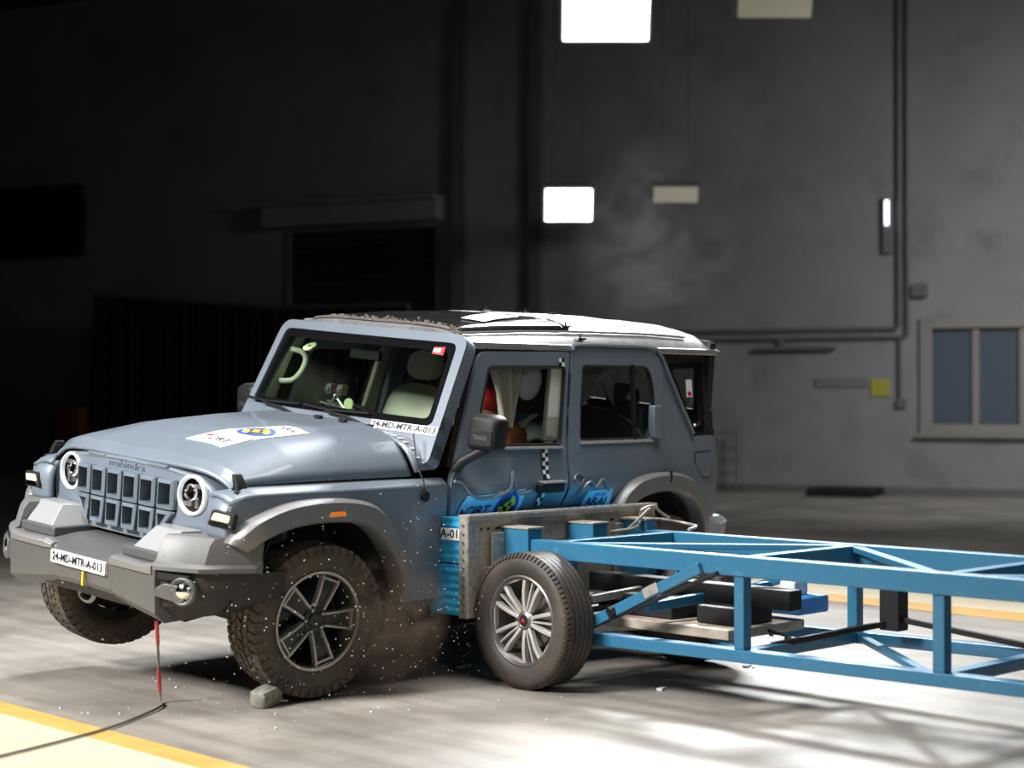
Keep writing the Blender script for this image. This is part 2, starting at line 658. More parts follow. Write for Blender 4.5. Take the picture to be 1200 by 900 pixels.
def wbox(mb, s0, s1, z0, z1, d0, d1):
    mb.box(wpt((s0 + s1) / 2, (z0 + z1) / 2, (d0 + d1) / 2), (abs(s1 - s0), abs(d1 - d0), abs(z1 - z0)), WR)


def wroot(name, label, cat, s, z, group=None):
    o = thing(name, label, cat, wpt(s, z), group)
    return o


def wbuild(mb, name, m, root=None, **k):
    if root is not None:
        off = Vector(root.location)
        mb.v = [v - off for v in mb.v]
    return mb.build(name, m, root, **k)


# wall in pieces around the window and the shutter door
SH0, SH1, SHT = 5.0, 8.1, 4.42
WI0, WI1, WIB, WIT = -6.0, -3.2, 1.0, 2.62
mb = MB()
wbox(mb, 8.1, 38, 0, 9, -0.3, 0)
wbox(mb, SH0, SH1, SHT, 9, -0.3, 0)
wbox(mb, WI1, SH0, 0, 9, -0.3, 0)
wbox(mb, WI0, WI1, 0, WIB, -0.3, 0)
wbox(mb, WI0, WI1, WIT, 9, -0.3, 0)
wbox(mb, -14, WI0, 0, 9, -0.3, 0)
struct(mb.build('wall_back', WALLM, smooth=0))
mb = MB()
mb.box((-14.1, 10, 4.5), (0.2, 60, 9))
struct(mb.build('wall_left', WALLM, smooth=0))
mb = MB()
mb.box((5, 8, 9.1), (64, 58, 0.2))
struct(mb.build('ceiling', CEILM, smooth=0))
mb = MB()
wbox(mb, -14, SH0, 0, 0.12, 0, 0.02)
struct(mb.build('baseboard_back', CONDUIT, smooth=0))

# concrete columns standing proud of the wall
for i, (s0, s1) in enumerate(((4.45, 4.72), (3.05, 3.28))):
    mb = MB()
    wbox(mb, s0, s1, 0, 9, 0, 0.16)
    struct(mb.build('trim_%d' % (5 + i), CONDUIT, smooth=0, bevel=0.01))
# lintel over the shutter
mb = MB()
wbox(mb, SH0 - 0.1, SH1 + 0.3, 4.5, 4.85, 0, 0.35)
wbox(mb, SH0 - 0.1, SH1 + 0.3, 4.85, 4.92, 0, 0.5)
struct(mb.build('trim_7', WALLM, smooth=0, bevel=0.01))
# roller shutter
rt_ = wroot('roller_shutter', 'dark steel roller shutter closed in the unlit wall behind the car', 'shutter', (SH0 + SH1) / 2, 0)
zz = 0.05
k = 0
while zz < SHT - 0.06:
    mb = MB()
    c0 = wpt((SH0 + SH1) / 2, zz + 0.055, -0.12)
    mb.box(c0, (SH1 - SH0 - 0.12, 0.04, 0.1), WR)
    wbuild(mb, 'slat', SHUT, rt_, smooth=0, bevel=0.012, seg=1)
    zz += 0.115
for s in (SH0 + 0.03, SH1 - 0.03):
    mb = MB()
    wbox(mb, s - 0.05, s + 0.05, 0, SHT, -0.2, 0.02)
    wbuild(mb, 'guide_rail', CONDUIT, rt_, smooth=0)

# window
win = bpy.data.objects.new('window_1', None)
COL.objects.link(win)
win.location = wpt((WI0 + WI1) / 2, WIB)
win['kind'] = 'structure'
mb = MB()
for a, b, c, d in ((WI1 - 0.12, WI1 + 0.06, WIB - 0.06, WIT + 0.06), (WI0 - 0.06, WI0 + 0.12, WIB - 0.06, WIT + 0.06), (WI0, WI1, WIT - 0.1, WIT + 0.06), (WI0, WI1, WIB - 0.06, WIB + 0.08)):
    wbox(mb, a, b, c, d, -0.15, 0.06)
wbuild(mb, 'window_frame', FRAME, win, smooth=0, bevel=0.008)
for s in (-3.96, -4.64, -5.3):
    mb = MB()
    wbox(mb, s - 0.05, s + 0.05, WIB, WIT, -0.12, 0.0)
    wbuild(mb, 'mullion', FRAME, win, smooth=0, bevel=0.005)
for a, b in ((-3.91, -3.32), (-4.59, -4.01), (-5.25, -4.69), (-5.88, -5.35)):
    mb = MB()
    wbox(mb, a, b, WIB + 0.06, WIT - 0.08, -0.10, -0.08)
    wbuild(mb, 'pane', WPANE, win, smooth=0)
mb = MB()
wbox(mb, WI0 - 0.1, WI1 + 0.1, WIB - 0.12, WIB - 0.06, 0, 0.12)
wbuild(mb, 'window_sill', FRAME, win, smooth=0, bevel=0.006)

# conduits on the wall
def conduit(name, label, pts, r=0.025, group=None):
    mb = MB()
    mb.tube([wpt(s, z, 0.06) for s, z in pts], r, 6)
    o = mb.build(name, CONDUIT)
    tag(o, label, 'conduit', group)


conduit('conduit', 'upper thin grey conduit running along the wall and turning up left of the window', [(4.4, 2.53), (-2.80, 2.53), (-2.83, 2.56), (-2.83, 8.9)], 0.03)
conduit('conduit', 'lower thin grey conduit along the wall turning up beside a small box', [(4.4, 2.40), (-2.93, 2.40), (-2.96, 2.43), (-2.96, 8.9)], 0.03)
conduit('conduit', 'short vertical conduit dropping from the pipe bend to a small switch', [(-2.85, 2.38), (-2.85, 1.46)], 0.025)
mb = MB()
wbox(mb, -2.79, -2.93, 1.32, 1.46, 0, 0.07)
tag(mb.build('switch_box', CONDUIT, bevel=0.008), 'small grey switch box at the foot of the vertical conduit', 'box')
mb = MB()
wbox(mb, -3.02, -3.26, 3.0, 3.2, 0, 0.12)
tag(mb.build('junction_box', CONDUIT, bevel=0.01), 'small dark junction box on the wall above the window corner', 'box')
# shelf-like bracket light, signs
tb = wroot('metal_bracket', 'thin dark metal bracket bar hanging on the wall under the conduits', 'bracket', -1.25, 2.25)
mb = MB()
wbox(mb, -0.62, -1.86, 2.22, 2.28, 0.02, 0.14)
wbuild(mb, 'bar', CONDUIT, tb, bevel=0.006)
mb = MB()
wbox(mb, -0.95, -1.05, 2.28, 2.40, 0.02, 0.08)
wbuild(mb, 'hanger', CONDUIT, tb, bevel=0.004)
mb = MB()
wbox(mb, -1.53, -2.34, 1.64, 1.78, 0, 0.03)
tag(mb.build('long_sign', SIGNG, bevel=0.004), 'long narrow grey sign on the wall beside a yellow square', 'sign')
mb = MB()
wbox(mb, -2.39, -2.68, 1.50, 1.76, 0, 0.03)
tag(mb.build('yellow_notice', SIGNY, bevel=0.004), 'small square yellow notice on the wall left of the window', 'sign')
# low dark plinth at the foot of the wall
mb = MB()
wbox(mb, -1.6, -2.6, 0, 0.12, 0.05, 0.9)
tag(mb.build('rolled_mat', CURT, bevel=0.03), 'low dark rolled mat lying at the foot of the wall', 'mat')

# metal rack behind the car tail
rk = wroot('metal_rack', 'small rusty metal ladder rack standing against the wall behind the tail', 'rack', -0.15, 0)
for s in (-0.02, -0.33):
    mb = MB()
    mb.tube([wpt(s, 0, 0.25), wpt(s, 0.96, 0.25)], 0.018, 6)
    wbuild(mb, 'post', CONDUIT, rk)
for z in (0.1, 0.3, 0.5, 0.7, 0.93):
    mb = MB()
    mb.tube([wpt(-0.02, z, 0.25), wpt(-0.33, z, 0.25)], 0.014, 6)
    wbuild(mb, 'rung', CONDUIT, rk)
for s in (-0.02, -0.33):
    mb = MB()
    mb.tube([wpt(s, 0.1, 0.25), wpt(s, 0.0, 0.05)], 0.014, 6)
    wbuild(mb, 'foot', CONDUIT, rk)

# black backdrop curtain on a frame, left
cr = wroot('backdrop_curtain', 'wide black cloth backdrop hanging on a stand behind the bonnet', 'curtain', 9.5, 0)
mb = MB()
n = 120
top = []
for k in range(n + 1):
    s = 11.52 - (11.52 - 5.2) * k / n
    d = 1.0 + 0.05 * sin(k * 0.9) + 0.03 * sin(k * 2.1)
    zt = 3.30 - 0.30 * min(1, (11.52 - s) / 4)
    top.append((s, d, zt))
vs, fs = [], []
for s, d, zt in top:
    vs += [wpt(s, 0.02, d), wpt(s, zt, d * 0.5 + 0.5), wpt(s, zt, d * 0.5 + 0.48), wpt(s, 0.02, d - 0.02)]
mb.loft([vs[4 * i:4 * i + 4] for i in range(n + 1)])
wbuild(mb, 'cloth', CURT, cr)
mb = MB()
mb.tube([wpt(11.55, 3.33, 0.97), wpt(7.5, 3.03, 0.97), wpt(5.1, 3.03, 0.97)], 0.03, 6)
wbuild(mb, 'rail', CONDUIT, cr)
for s, z in ((11.55, 3.33), (5.1, 3.03)):
    mb = MB()
    mb.tube([wpt(s, 0, 0.9), wpt(s, z, 0.97)], 0.025, 6)
    wbuild(mb, 'stand_pole', CONDUIT, cr)
# faint orange board and dim panel at far left
mb = MB()
mb.box(wpt(11.55, 1.05, 1.6), (0.5, 0.25, 0.5), WR)
mb.box(wpt(11.55, 0.4, 1.6), (0.44, 0.2, 0.8), WR)
tag(mb.build('equipment_case', CONE, bevel=0.02), 'dim rust-coloured equipment case standing at the left of the black backdrop', 'case')
mb = MB()
wbox(mb, 12.5, 14.6, 4.15, 5.5, 0.03, 0.2)
tag(mb.build('dark_panel', CURT, bevel=0.01), 'large black panel high on the dark wall at the far left', 'panel')

# lamps
def lamp_fixture(label, pos, w, h, dpth, m, name='ceiling_lamp', tilt=0.0):
    r = thing(name, label, 'lamp', pos)
    d = Vector((-FWD.x, -FWD.y, -0.5)).normalized()
    R = d.to_track_quat('Y', 'Z').to_matrix()
    mb = MB()
    mb.box(R @ Vector((0, -dpth / 2, 0)), (w + 0.08, dpth, h + 0.08), R)
    mb.build('lamp_housing', HOUSING, r, bevel=0.01)
    mb = MB()
    mb.box(R @ Vector((0, 0.01, 0)), (w, 0.03, h), R)
    mb.build('diffuser', m, r, smooth=0)
    mb = MB()
    for s in (-0.3, 0.3):
        p = R @ Vector((s * w, -dpth / 2, h / 2))
        mb.tube([p, (p.x, p.y, 9.0 - pos[2])], 0.012, 5)
    mb.build('hanger_rod', HOUSING, r)
    return r


lamp_fixture('bright white square lamp hanging low above the middle of the roof', (13.6, 10.4, 4.42), 0.70, 0.50, 0.12, LAMP)
lamp_fixture('larger bright white lamp hanging high at the top edge of the view', (12.0, 8.15, 6.66), 1.16, 0.6, 0.15, LAMP)
lamp_fixture('faintly glowing beige lamp panel hanging right of the lower bright lamp', (14.4, 8.95, 4.52), 0.66, 0.24, 0.12, LAMPGLOW)
lamp_fixture('faintly glowing beige lamp panel hanging high at the top right of the view', (13.2, 6.2, 6.72), 0.98, 0.34, 0.12, LAMPGLOW)
r_ = thing('tube_light', 'short cool white tube light fixed upright on the wall above the conduit bend', 'lamp', wpt(-2.66, 4.1))
mb = MB()
mb.box(WN * 0.05, (0.14, 0.08, 0.85), WR)
mb.build('lamp_housing', HOUSING, r_, bevel=0.01)
mb = MB()
mb.tube([WN * 0.12 + Vector((0, 0, 0.0)), WN * 0.12 + Vector((0, 0, 0.38))], 0.03, 8)
mb.build('tube', LAMPC, r_)

# ------------------------------------------------------------------ the car
CAR = thing('car', 'slate blue off-road car with black roof, struck on its left side by the sled', 'car', (0, 0, 0.0745))
CARR = Matrix(((0.9975, -0.0701, 0.005), (0.070, 0.9936, -0.0886), (0.0013, 0.0888, 0.9960)))
CAR.matrix_world = Matrix.Translation((0, 0, 0.0745)) @ CARR.to_quaternion().to_matrix().to_4x4()

YB = [(0.30, .77), (.38, .80), (.50, .828), (.7, .84), (.95, .845), (1.05, .838), (1.2, .815), (1.25, .80), (1.45, .765), (1.78, .715), (1.9, .69)]


def dent(x, z):
    e = sstep(0.93, 1.10, x) * (1 - sstep(2.15, 2.45, x)) * (1 - sstep(0.66, 1.0, z))
    d = 0.11 * e
    # buckled skin: creases around the crushed zone
    g = exp(-((z - 0.99) / 0.045) ** 2) * sstep(0.9, 0.98, x) * (1 - sstep(2.0, 2.3, x))
    d -= 0.022 * g * (0.6 + 0.8 * noise.noise((x * 9, z * 6, 1.3)))
    h = exp(-((x - 1.38) / 0.05) ** 2) * exp(-((z - 1.04) / 0.10) ** 2)
    d -= 0.03 * h
    q = sstep(0.88, 1.0, x) * (1 - sstep(2.2, 2.5, x)) * (1 - sstep(1.05, 1.2, z))
    d += 0.018 * q * noise.noise((x * 5, z * 7, 4.1)) + 0.010 * q * noise.noise((x * 14, z * 14, 2.2))
    return d


def yb(x, z, near=True):
    y = interp(YB, z)
    if x > 3.0:
        y -= 0.06 * ((x - 3.0) / 0.5) ** 2
    if x < 1.15 and z > 1.0:
        y += 0.0
    if near:
        y -= dent(x, z)
    return y


def sidefn(side, lift=0.0):
    """side -1 is the car's left, the one in view."""
    def f(x, z, d):
        return Vector((x, side * (yb(x, z, side < 0) + lift - d), z))
    return f


# outlines in the side plane (x, z)
FD = rounded([(.925, .43), (1.86, .43), (1.862, .85), (1.895, 1.235), (1.975, 1.755), (1.20, 1.745), (.985, 1.18), (.925, 1.06)], [.03, .03, 0, 0, .02, .06, .05, .05])
FDW = rounded([(1.13, 1.235), (1.845, 1.225), (1.93, 1.668), (1.275, 1.66)], [.03, .03, .03, .03])
RD = rounded([(1.875, .43), (2.255, .43), (2.245, .62), (2.29, .86), (2.42, .975), (2.60, 1.03), (2.825, 1.05), (2.83, 1.25), (2.87, 1.72), (2.74, 1.785), (2.0, 1.785), (1.91, 1.235), (1.877, .85)], [.03, .04, 0, .05, .05, 0, .02, 0, .08, .05, .03, 0, 0])
RDW = rounded([(2.022, 1.245), (2.695, 1.245), (2.765, 1.40), (2.765, 1.56), (2.725, 1.682), (2.085, 1.682)], [.03, .06, .08, .08, .08, .03])
REARARC = [(2.26, .45), (2.25, .62), (2.30, .80), (2.40, .94), (2.56, 1.0), (2.83, 1.02), (3.05, .97), (3.17, .86), (3.235, .72), (3.25, .58)]

SIDE = {-1: 'near', 1: 'far'}
# --- body sides
for sd in (-1, 1):
    fl_ = sd > 0
    # quarter panel: around the rear arch and up into the sloping pillar
    q = [(2.838, 1.052)] + [(2.83, 1.02), (3.05, .97), (3.17, .86), (3.235, .72), (3.25, .58), (3.40, .60), (3.46, .66), (3.475, 1.10), (3.455, 1.245), (3.17, 1.245), (2.905, 1.70), (2.84, 1.79), (2.78, 1.80), (2.88, 1.72), (2.842, 1.25)]
    panel('quarter_panel', rounded(q, [0, 0, 0, 0, 0, 0, .03, .03, .03, .04, 0, .04, .04, 0, 0, 0]), [], sidefn(sd, .004), PAINT, CAR, 0.03, 0.07, flip=fl_)
    # raised lip over the pillar and rear door
    # hardtop side with its window
    hw = rounded([(2.985, 1.665), (3.315, 1.675), (3.30, 1.315), (3.205, 1.30)], [.04, .05, .04, .03])
    ht = [(2.80, 1.80), (2.86, 1.80), (3.165, 1.25), (3.46, 1.25), (3.485, 1.60), (3.49, 1.80)]
    panel('hardtop_side', rounded(ht, [0, 0, 0, .02, 0, .03]), [hw], sidefn(sd, -.012), HARD, CAR, 0.04, 0.08, flip=fl_)
    panel('quarter_window', hw, [], sidefn(sd, -.02), SGLASS, CAR, 0.005, 0.1, flip=fl_)
    gl = rounded([(2.90, 1.70), (3.36, 1.71), (3.345, 1.27), (3.17, 1.265)], .03)
    panel('window_surround', gl, [hw], sidefn(sd, -.006), FLAP, CAR, 0.01, 0.08, flip=fl_)
    # sill and pillars behind the doors
    mb = MB()
    mb.box((1.55, sd * .775 if sd > 0 else -.70, .40), (1.5, .10, .14))
    mb.build('sill', DARK, CAR, bevel=.02)
    mb = MB()
    sec = []
    for z in (.45, .8, 1.0, 1.24, 1.5, 1.76):
        yy = yb(1.9, z, sd < 0) - .03
        xx = 1.88 + max(0, z - 1.0) * .12
        sec.append([(xx - .06, sd * yy, z), (xx + .06, sd * yy, z), (xx + .06, sd * (yy - .08), z), (xx - .06, sd * (yy - .08), z)])
    mb.loft(sec)
    mb.build('centre_pillar', PAINT, CAR)

# fuel flap on the visible side
flp = rounded([(3.17, 1.14), (3.36, 1.145), (3.355, 1.02), (3.345, .985), (3.26, .99), (3.17, 1.07)], .012)
panel('fuel_flap_seam', [(a + (.008 if a > 3.25 else -.008), b + (.008 if b > 1.06 else -.008)) for a, b in flp], [], sidefn(-1, .006), DARK, CAR, .01, .1)
panel('fuel_flap', flp, [], sidefn(-1, .010), PAINT, CAR, .01, .1)

# --- doors
DOORLABEL = {-1: 'buckled door on the struck side', 1: None}


def door(name, outline, hole, sd, extra=None):
    fl_ = sd > 0
    d = panel(name, outline, [hole], sidefn(sd, .010 if name == 'front_door' else .014), PAINT, CAR, .035, .042 if sd < 0 else .1, flip=fl_, label=DOORLABEL[sd])
    panel('window_glass', hole, [], sidefn(sd, -.012), SGLASS, d, .004, .12, flip=fl_)
    # black rubber surround and bright strip
    mb = MB()
    f = sidefn(sd, .010)
    pts = [f(a, b, 0.006) for a, b in hole]
    mb.tube(pts, .011, 6, closed=True)
    mb.build('window_seal', DARK, d)
    return d


for sd in (-1, 1):
    fd = door('front_door', FD, FDW, sd)
    rd = door('rear_door', RD, RDW, sd)
    f = sidefn(sd, .018)
    mb = MB()
    mb.tube([f(1.10 + .075 * i, 1.222 - .001 * i, 0) for i in range(11)], .009, 6)
    mb.build('sill_strip', PLEDGE, fd)
    mb = MB()
    mb.tube([f(2.01 + .07 * i, 1.232, 0) for i in range(11)], .009, 6)
    mb.build('sill_strip', PLEDGE, rd)
    mb = MB()
    mb.beam(f(2.548, 1.235, .012), f(2.565, 1.69, .012), .028, .02, (0, 1, 0))
    mb.build('window_divider', DARK, rd)
    # raised frame line above the rear door
    mb = MB()
    g = sidefn(sd, .016)
    mb.tube([g(a, b, 0) for a, b in spline([(2.0, 1.768), (2.04, 1.80), (2.4, 1.805), (2.74, 1.80), (2.84, 1.765), (2.94, 1.61), (3.05, 1.43), (3.155, 1.265)], 4)], .014, 6)
    mb.build('frame_rib', PAINT, rd)
    # upright handle on the rear edge
    mb = MB()
    mb.loft([[(x_, sd * (yb(2.8, z_) + o_), z_) for x_, o_ in ((2.70 + s_, .01), (2.715 + s_, .05), (2.79 + s_, .05), (2.805 + s_, .01))] for z_, s_ in ((1.25, -.01), (1.28, -.015), (1.36, -.01), (1.435, .005), (1.445, .01))])
    mb.build('door_handle', PAINT, rd, bevel=.008)
    # pull handle of the front door
    hz = 0.99
    hy = .885
    if sd < 0:
        mb = MB()
        mb.box((1.70, sd * hy, hz), (.21, .05, .055))
        h = mb.build('door_handle', DARK, fd, bevel=.012)
        mb = MB()
        mb.box((1.72, sd * hy, hz + .033), (.20, .055, .012))
        mb.build('handle_cap', SILV, h, bevel=.004)
    else:
        mb = MB()
        mb.box((1.70, sd * .875, 1.10), (.21, .04, .045))
        mb.build('door_handle', DARK, fd, bevel=.012)
    # hinges/lower crease line
# a small crumpled handle recess on the rear door, struck side
mb = MB()
mb.tube([sidefn(-1, .02)(1.97 + .05 * cos(a), 1.03 + .028 * sin(a), 0) for a in [i * pi / 6 for i in range(12)]], .005, 6, closed=True)
mb.build('handle_recess', PAINT, CAR)

# torn and bent skin edges above the barrier
mb = MB()
g = sidefn(-1, .028)
mb.tube([g(a, b, 0) for a, b in spline([(.93, 1.055), (.99, 1.04), (1.03, .99), (1.10, .955), (1.2, .95), (1.30, .965), (1.35, 1.0), (1.375, 1.09), (1.39, 1.0), (1.45, .965), (1.55, .975)], 5)], .009, 6)
mb.build('torn_skin_edge', PAINT, CAR)
mb = MB()
mb.tube([g(a, b, 0) for a, b in spline([(1.98, .93), (2.03, .99), (2.08, 1.01), (2.12, .97), (2.19, 1.02), (2.26, .95)], 5)], .008, 6)
mb.build('torn_skin_edge', PAINT, CAR)

# --- bonnet
HX = [(-.68, .06), (-.6, .08), (-.55, .10), (-.4, .137), (-.08, .196), (.3, .226), (.68, .242)]


def zhood(x, y):
    z = 1.07 + interp(HX, x) * (1 - abs(y / .77) ** 6.5)
    z -= .045 * (abs(y) / .76) ** 3 * exp(-max(0, x + .56) / .05)
    z += .012 * (1 - sstep(.36, .46, abs(y))) * sstep(-.55, -.2, x)
    return z


def xfront(y):
    return -.552 + .045 * (abs(y) / .62) ** 2.5


def hoodf(u, v):
    y = -.765 + 1.53 * v
    x0 = xfront(y)
    x = x0 + (.70 - x0) * u
    z = zhood(x, y)
    if u < .02:
        z -= .03
    return (x, y, z)


surf('bonnet', hoodf, 60, 48, PAINT, CAR, thick=.02, smooth=60)
# shut line under the bonnet
for sd in (-1, 1):
    mb = MB()
    mb.tube([(x_, sd * .768, 1.062) for x_ in [-.50 + i * .06 for i in range(20)]], .008, 5)
    mb.build('bonnet_seam', BLACK, CAR)

# --- nose panel with grille and lamps
NOSE = rounded([(-.66, 1.045), (-.71, .96), (-.705, .86), (-.60, .74), (.60, .74), (.705, .86), (.71, .96), (.66, 1.045), (.55, 1.098), (.3, 1.122), (0, 1.13), (-.3, 1.122), (-.55, 1.098)], [.05, .04, .05, .03, .03, .05, .04, .05, 0, 0, 0, 0, 0])
NOSE = [(a, b) for a, b in NOSE]
HLY, HLZ, HLR = .510, 1.0, .100
GR = rounded([(-.415, 1.06), (-.415, .905), (-.30, .77), (.30, .77), (.415, .905), (.415, 1.06)], .015)


def nosef(y, z, d):
    return Vector((xfront(y) + .25 * (z - .95) ** 2 + d - .01, y, z))


HOL = [[(s * HLY + HLR * cos(a), HLZ + HLR * sin(a)) for a in [2 * pi * k / 28 for k in range(28)]] for s in (-1, 1)]
NOSEP = panel('nose_panel', NOSE, [GR] + HOL, nosef, PAINT, CAR, .07, .06, flip=True)
# embossed outline of the nose and raised lettering
mb = MB()
mb.tube([nosef(y, z, -.001) for y, z in [(p[0] * .965, .945 + (p[1] - .945) * .93) for p in NOSE]], .008, 6, closed=True)
mb.build('nose_bead', PAINT, NOSEP)
write('grille_lettering', 'mahindra', .05, lambda u, v: nosef(-u, 1.090 + v, -.006), PAINT2, NOSEP, width=.30)
for s in (-1, 1):
    mb = MB()
    mb.box(nosef(s * .26, 1.118, -.004), (.02, .15, .012))
    mb.build('bonnet_stop', PAINT, NOSEP, bevel=.003)
# black mesh behind the grille
mb = MB()
mb.box((-.47, 0, .93), (.02, .9, .30))
mb.build('radiator_screen', BLACK, CAR)
for i in range(6):
    yc = -.345 + .138 * i
    for row in range(2):
        def gf(u, v, d, yc=yc):
            return Vector((xfront(yc + u) - .040 + d + .010 * max(0, abs(u) - .045) / .015, yc + u, v))
        if row == 0:
            o = [(-.062, 1.06), (-.062, .912), (.062, .912), (.062, 1.06)]
            h = [(-.043, 1.04), (-.043, .932), (.043, .932), (.043, 1.04)]
        else:
            o = [(-.062, .905), (-.054, .775), (.054, .775), (.062, .905)]
            h = [(-.043, .888), (-.038, .797), (.038, .797), (.043, .888)]
            if i == 0:
                o = [(-.062, .905), (.03, .785), (.054, .775), (.062, .905)]
                h = [(-.022, .886), (.030, .820), (.042, .886)]
            if i == 5:
                o = [(-.062, .905), (-.054, .775), (-.03, .785), (.062, .905)]
                h = [(-.042, .886), (-.030, .820), (.022, .886)]
        panel('grille_frame', rounded(o, .008, 2), [h], gf, PAINT2, CAR, .085, .2, flip=True, bevel=.004)
for s in (-1, 1):
    c = nosef(s * HLY, HLZ, 0)
    nx = Vector((-.998, s * .06, 0)).normalized()
    R = nx.to_track_quat('-X', 'Z').to_matrix()
    hl = bpy.data.objects.new('headlight', None)
    COL.objects.link(hl)
    hl.parent = CAR
    hl.location = c
    hl.rotation_euler = R.to_euler()
    mb = MB()
    mb.lathe([(.099, .02), (.099, -.008), (.093, -.014), (.088, -.012), (.082, .0), (.082, .02)], axis='x', n=40)
    mb.build('daylight_ring', DRL, hl)
    mb = MB()
    mb.lathe([(.085, -.005), (.07, .05), (.0, .06)], axis='x', n=32)
    mb.build('lamp_bowl', GLOSSB, hl)
    mb = MB()
    mb.lathe([(.046, .05), (.046, .0), (.038, -.012), (.034, .0), (.0, .002)], (0, -s * .01, .012), axis='x', n=24)
    mb.build('projector', CHROME, hl)
    mb = MB()
    mb.box((.02, s * .035, .045), (.04, .05, .02))
    mb.box((.02, -s * .035, -.045), (.04, .06, .02))
    mb.box((.02, s * .03, -.035), (.04, .02, .05))
    mb.build('reflector_fin', STEEL, hl, bevel=.003)
    mb = MB()
    mb.lathe([(.092, -.012), (.06, -.026), (.0, -.031)], axis='x', n=32)
    mb.build('lamp_cover', LGLASS, hl)

# --- front fenders
ARCF = [(.575, .45), (.56, .60), (.49, .76), (.38, .885), (.24, .95), (0, .975), (-.25, .96), (-.42, .90), (-.505, .84), (-.53, .80)]


def yfen(x):
    return .872 - .05 * max(0, (-x - .42) / .16) ** 2 - .028 * sstep(.6, .9, x)


for sd in (-1, 1):
    def ff(x, z, d, sd=sd):
        y = yfen(x) - .05 * max(0, z - .98) - .03 * max(0, .6 - z)
        return Vector((x, sd * (y - d), z))
    o = [(-.565, .835), (-.555, .985), (-.50, 1.028), (.3, 1.03), (.90, 1.035), (.915, .43), (.60, .43)] + ARCF + [(-.55, .80)]
    FEN = panel('front_fender', o, [], ff, PAINT, CAR, .03, .08, flip=sd > 0)
    # fender top
    def ft(u, v, sd=sd):
        x = -.56 + u * 1.46
        t = v
        yo = yfen(x) - .05 * .05
        yi = .755 if x > -.45 else .755 - .10 * ((-.45 - x) / .11)
        y = yi + (yo - yi) * t
        z = 1.062 - .030 * t ** 2 + .008 * sin(pi * t)
        if x < -.45:
            z -= .030 * ((-.45 - x) / .11) ** 1.5
        return (x, sd * y, z)
    surf('fender_top', ft, 30, 6, PAINT, FEN, thick=.02, smooth=60, flip=sd < 0)
    # front face of the fender with the indicator
    def fr(u, v, sd=sd):
        y = .66 + (.832 - .66) * u
        z = .825 + (1.035 - .825 - .03 * u ** 2) * v
        x = -.578 + .03 * (1 - u) ** 3 + .035 * v ** 5 + .02 * u ** 6 - .01 * (1 - (2 * v - 1) ** 2)
        return (x, sd * y, z)
    surf('fender_front', fr, 8, 8, PAINT, FEN, thick=.03, smooth=60, flip=sd > 0)
    ind = bpy.data.objects.new('indicator_lamp', None)
    COL.objects.link(ind)
    ind.parent = CAR
    ind.location = (-.573, sd * .80, .922)
    ind.rotation_euler = (0, 0, -sd * radians(7))
    mb = MB()
    mb.prism(rounded([(-.09, -.034), (.07, -.044), (.085, .036), (-.06, .044)], .01, 2), lambda u, v, d: (d, sd * u, v), -.012, .02)
    mb.build('lamp_body', DARK, ind, bevel=.004)
    mb = MB()
    mb.prism(rounded([(-.06, -.004), (.05, -.008), (.058, .024), (-.04, .03)], .006, 2), lambda u, v, d: (d, sd * u, v), -.018, -.01)
    mb.build('lit_strip', WARM, ind)
    mb = MB()
    mb.prism(rounded([(-.07, -.026), (.055, -.034), (.052, -.014), (-.06, -.008)], .005, 2), lambda u, v, d: (d, sd * u, v), -.017, -.01)
    mb.build('clear_strip', CHROME, ind)

# --- wheel arch flares
def flare(path, sd, name='wheel_flare', seam=None, m=FLAREM):
    P = spline(path, 5)
    cx = sum(p.x for p in P) / len(P)
    rings = []
    for i, p in enumerate(P):
        t = (P[min(i + 1, len(P) - 1)] - P[max(i - 1, 0)]).normalized()
        nrm = Vector((t.y, -t.x))
        if nrm.dot(Vector((cx, .35)) - p) < 0:
            nrm = -nrm
        fy = 1.0
        e = min(i, len(P) - 1 - i) / 6.0
        w = .078 * min(1.0, .85 + .15 * e)
        k = yfen(p.x) if p.x < 1.2 else .84
        row = []
        q_ = 1 - .45 * sstep(.62, 1.0, i / (len(P) - 1))
        for off, y in ((0, k - .01), (-.004, k + w * .65), (.014, k + w), (.100, k + w + .006), (.112, k + w - .008), (.114, k - .03), (.02, k - .03)):
            q = p + nrm * off * q_
            row.append((q.x, sd * y, q.y))
        rings.append(row)
    mb = MB()
    mb.loft(rings)
    return mb.build(name, m, CAR, smooth=50)


FP = [(-.575, .815), (-.545, .865), (-.45, .94), (-.25, .995), (0, 1.008), (.22, .985), (.36, .92), (.475, .78), (.548, .62), (.575, .50)]
RP = [(2.25, .50), (2.26, .66), (2.31, .83), (2.41, .955), (2.57, 1.02), (2.83, 1.038), (3.05, .99), (3.18, .88), (3.245, .74), (3.27, .60)]
for sd in (-1, 1):
    flare(FP, sd)
    flare(RP, sd)
    for cx in (0, 2.83):
        # inner wheel-arch liner
        mb = MB()
        rings = []
        for k in range(15):
            a = pi * (.02 + .96 * k / 14)
            R_ = .52
            rings.append([(cx + R_ * cos(a) * 1.02, sd * .84, .42 + R_ * sin(a)), (cx + (R_ + .02) * cos(a) * 1.02, sd * .84, .42 + (R_ + .02) * sin(a)), (cx + (R_ + .02) * cos(a), sd * .45, .42 + (R_ + .02) * sin(a)), (cx + R_ * cos(a), sd * .45, .42 + R_ * sin(a))])
        mb.loft(rings)
        mb.build('arch_liner', DUSTD, CAR)
        mb = MB()
        mb.box((cx, sd * .46, .70), (.98, .02, .42))
        mb.build('inner_guard', DUSTD, CAR)
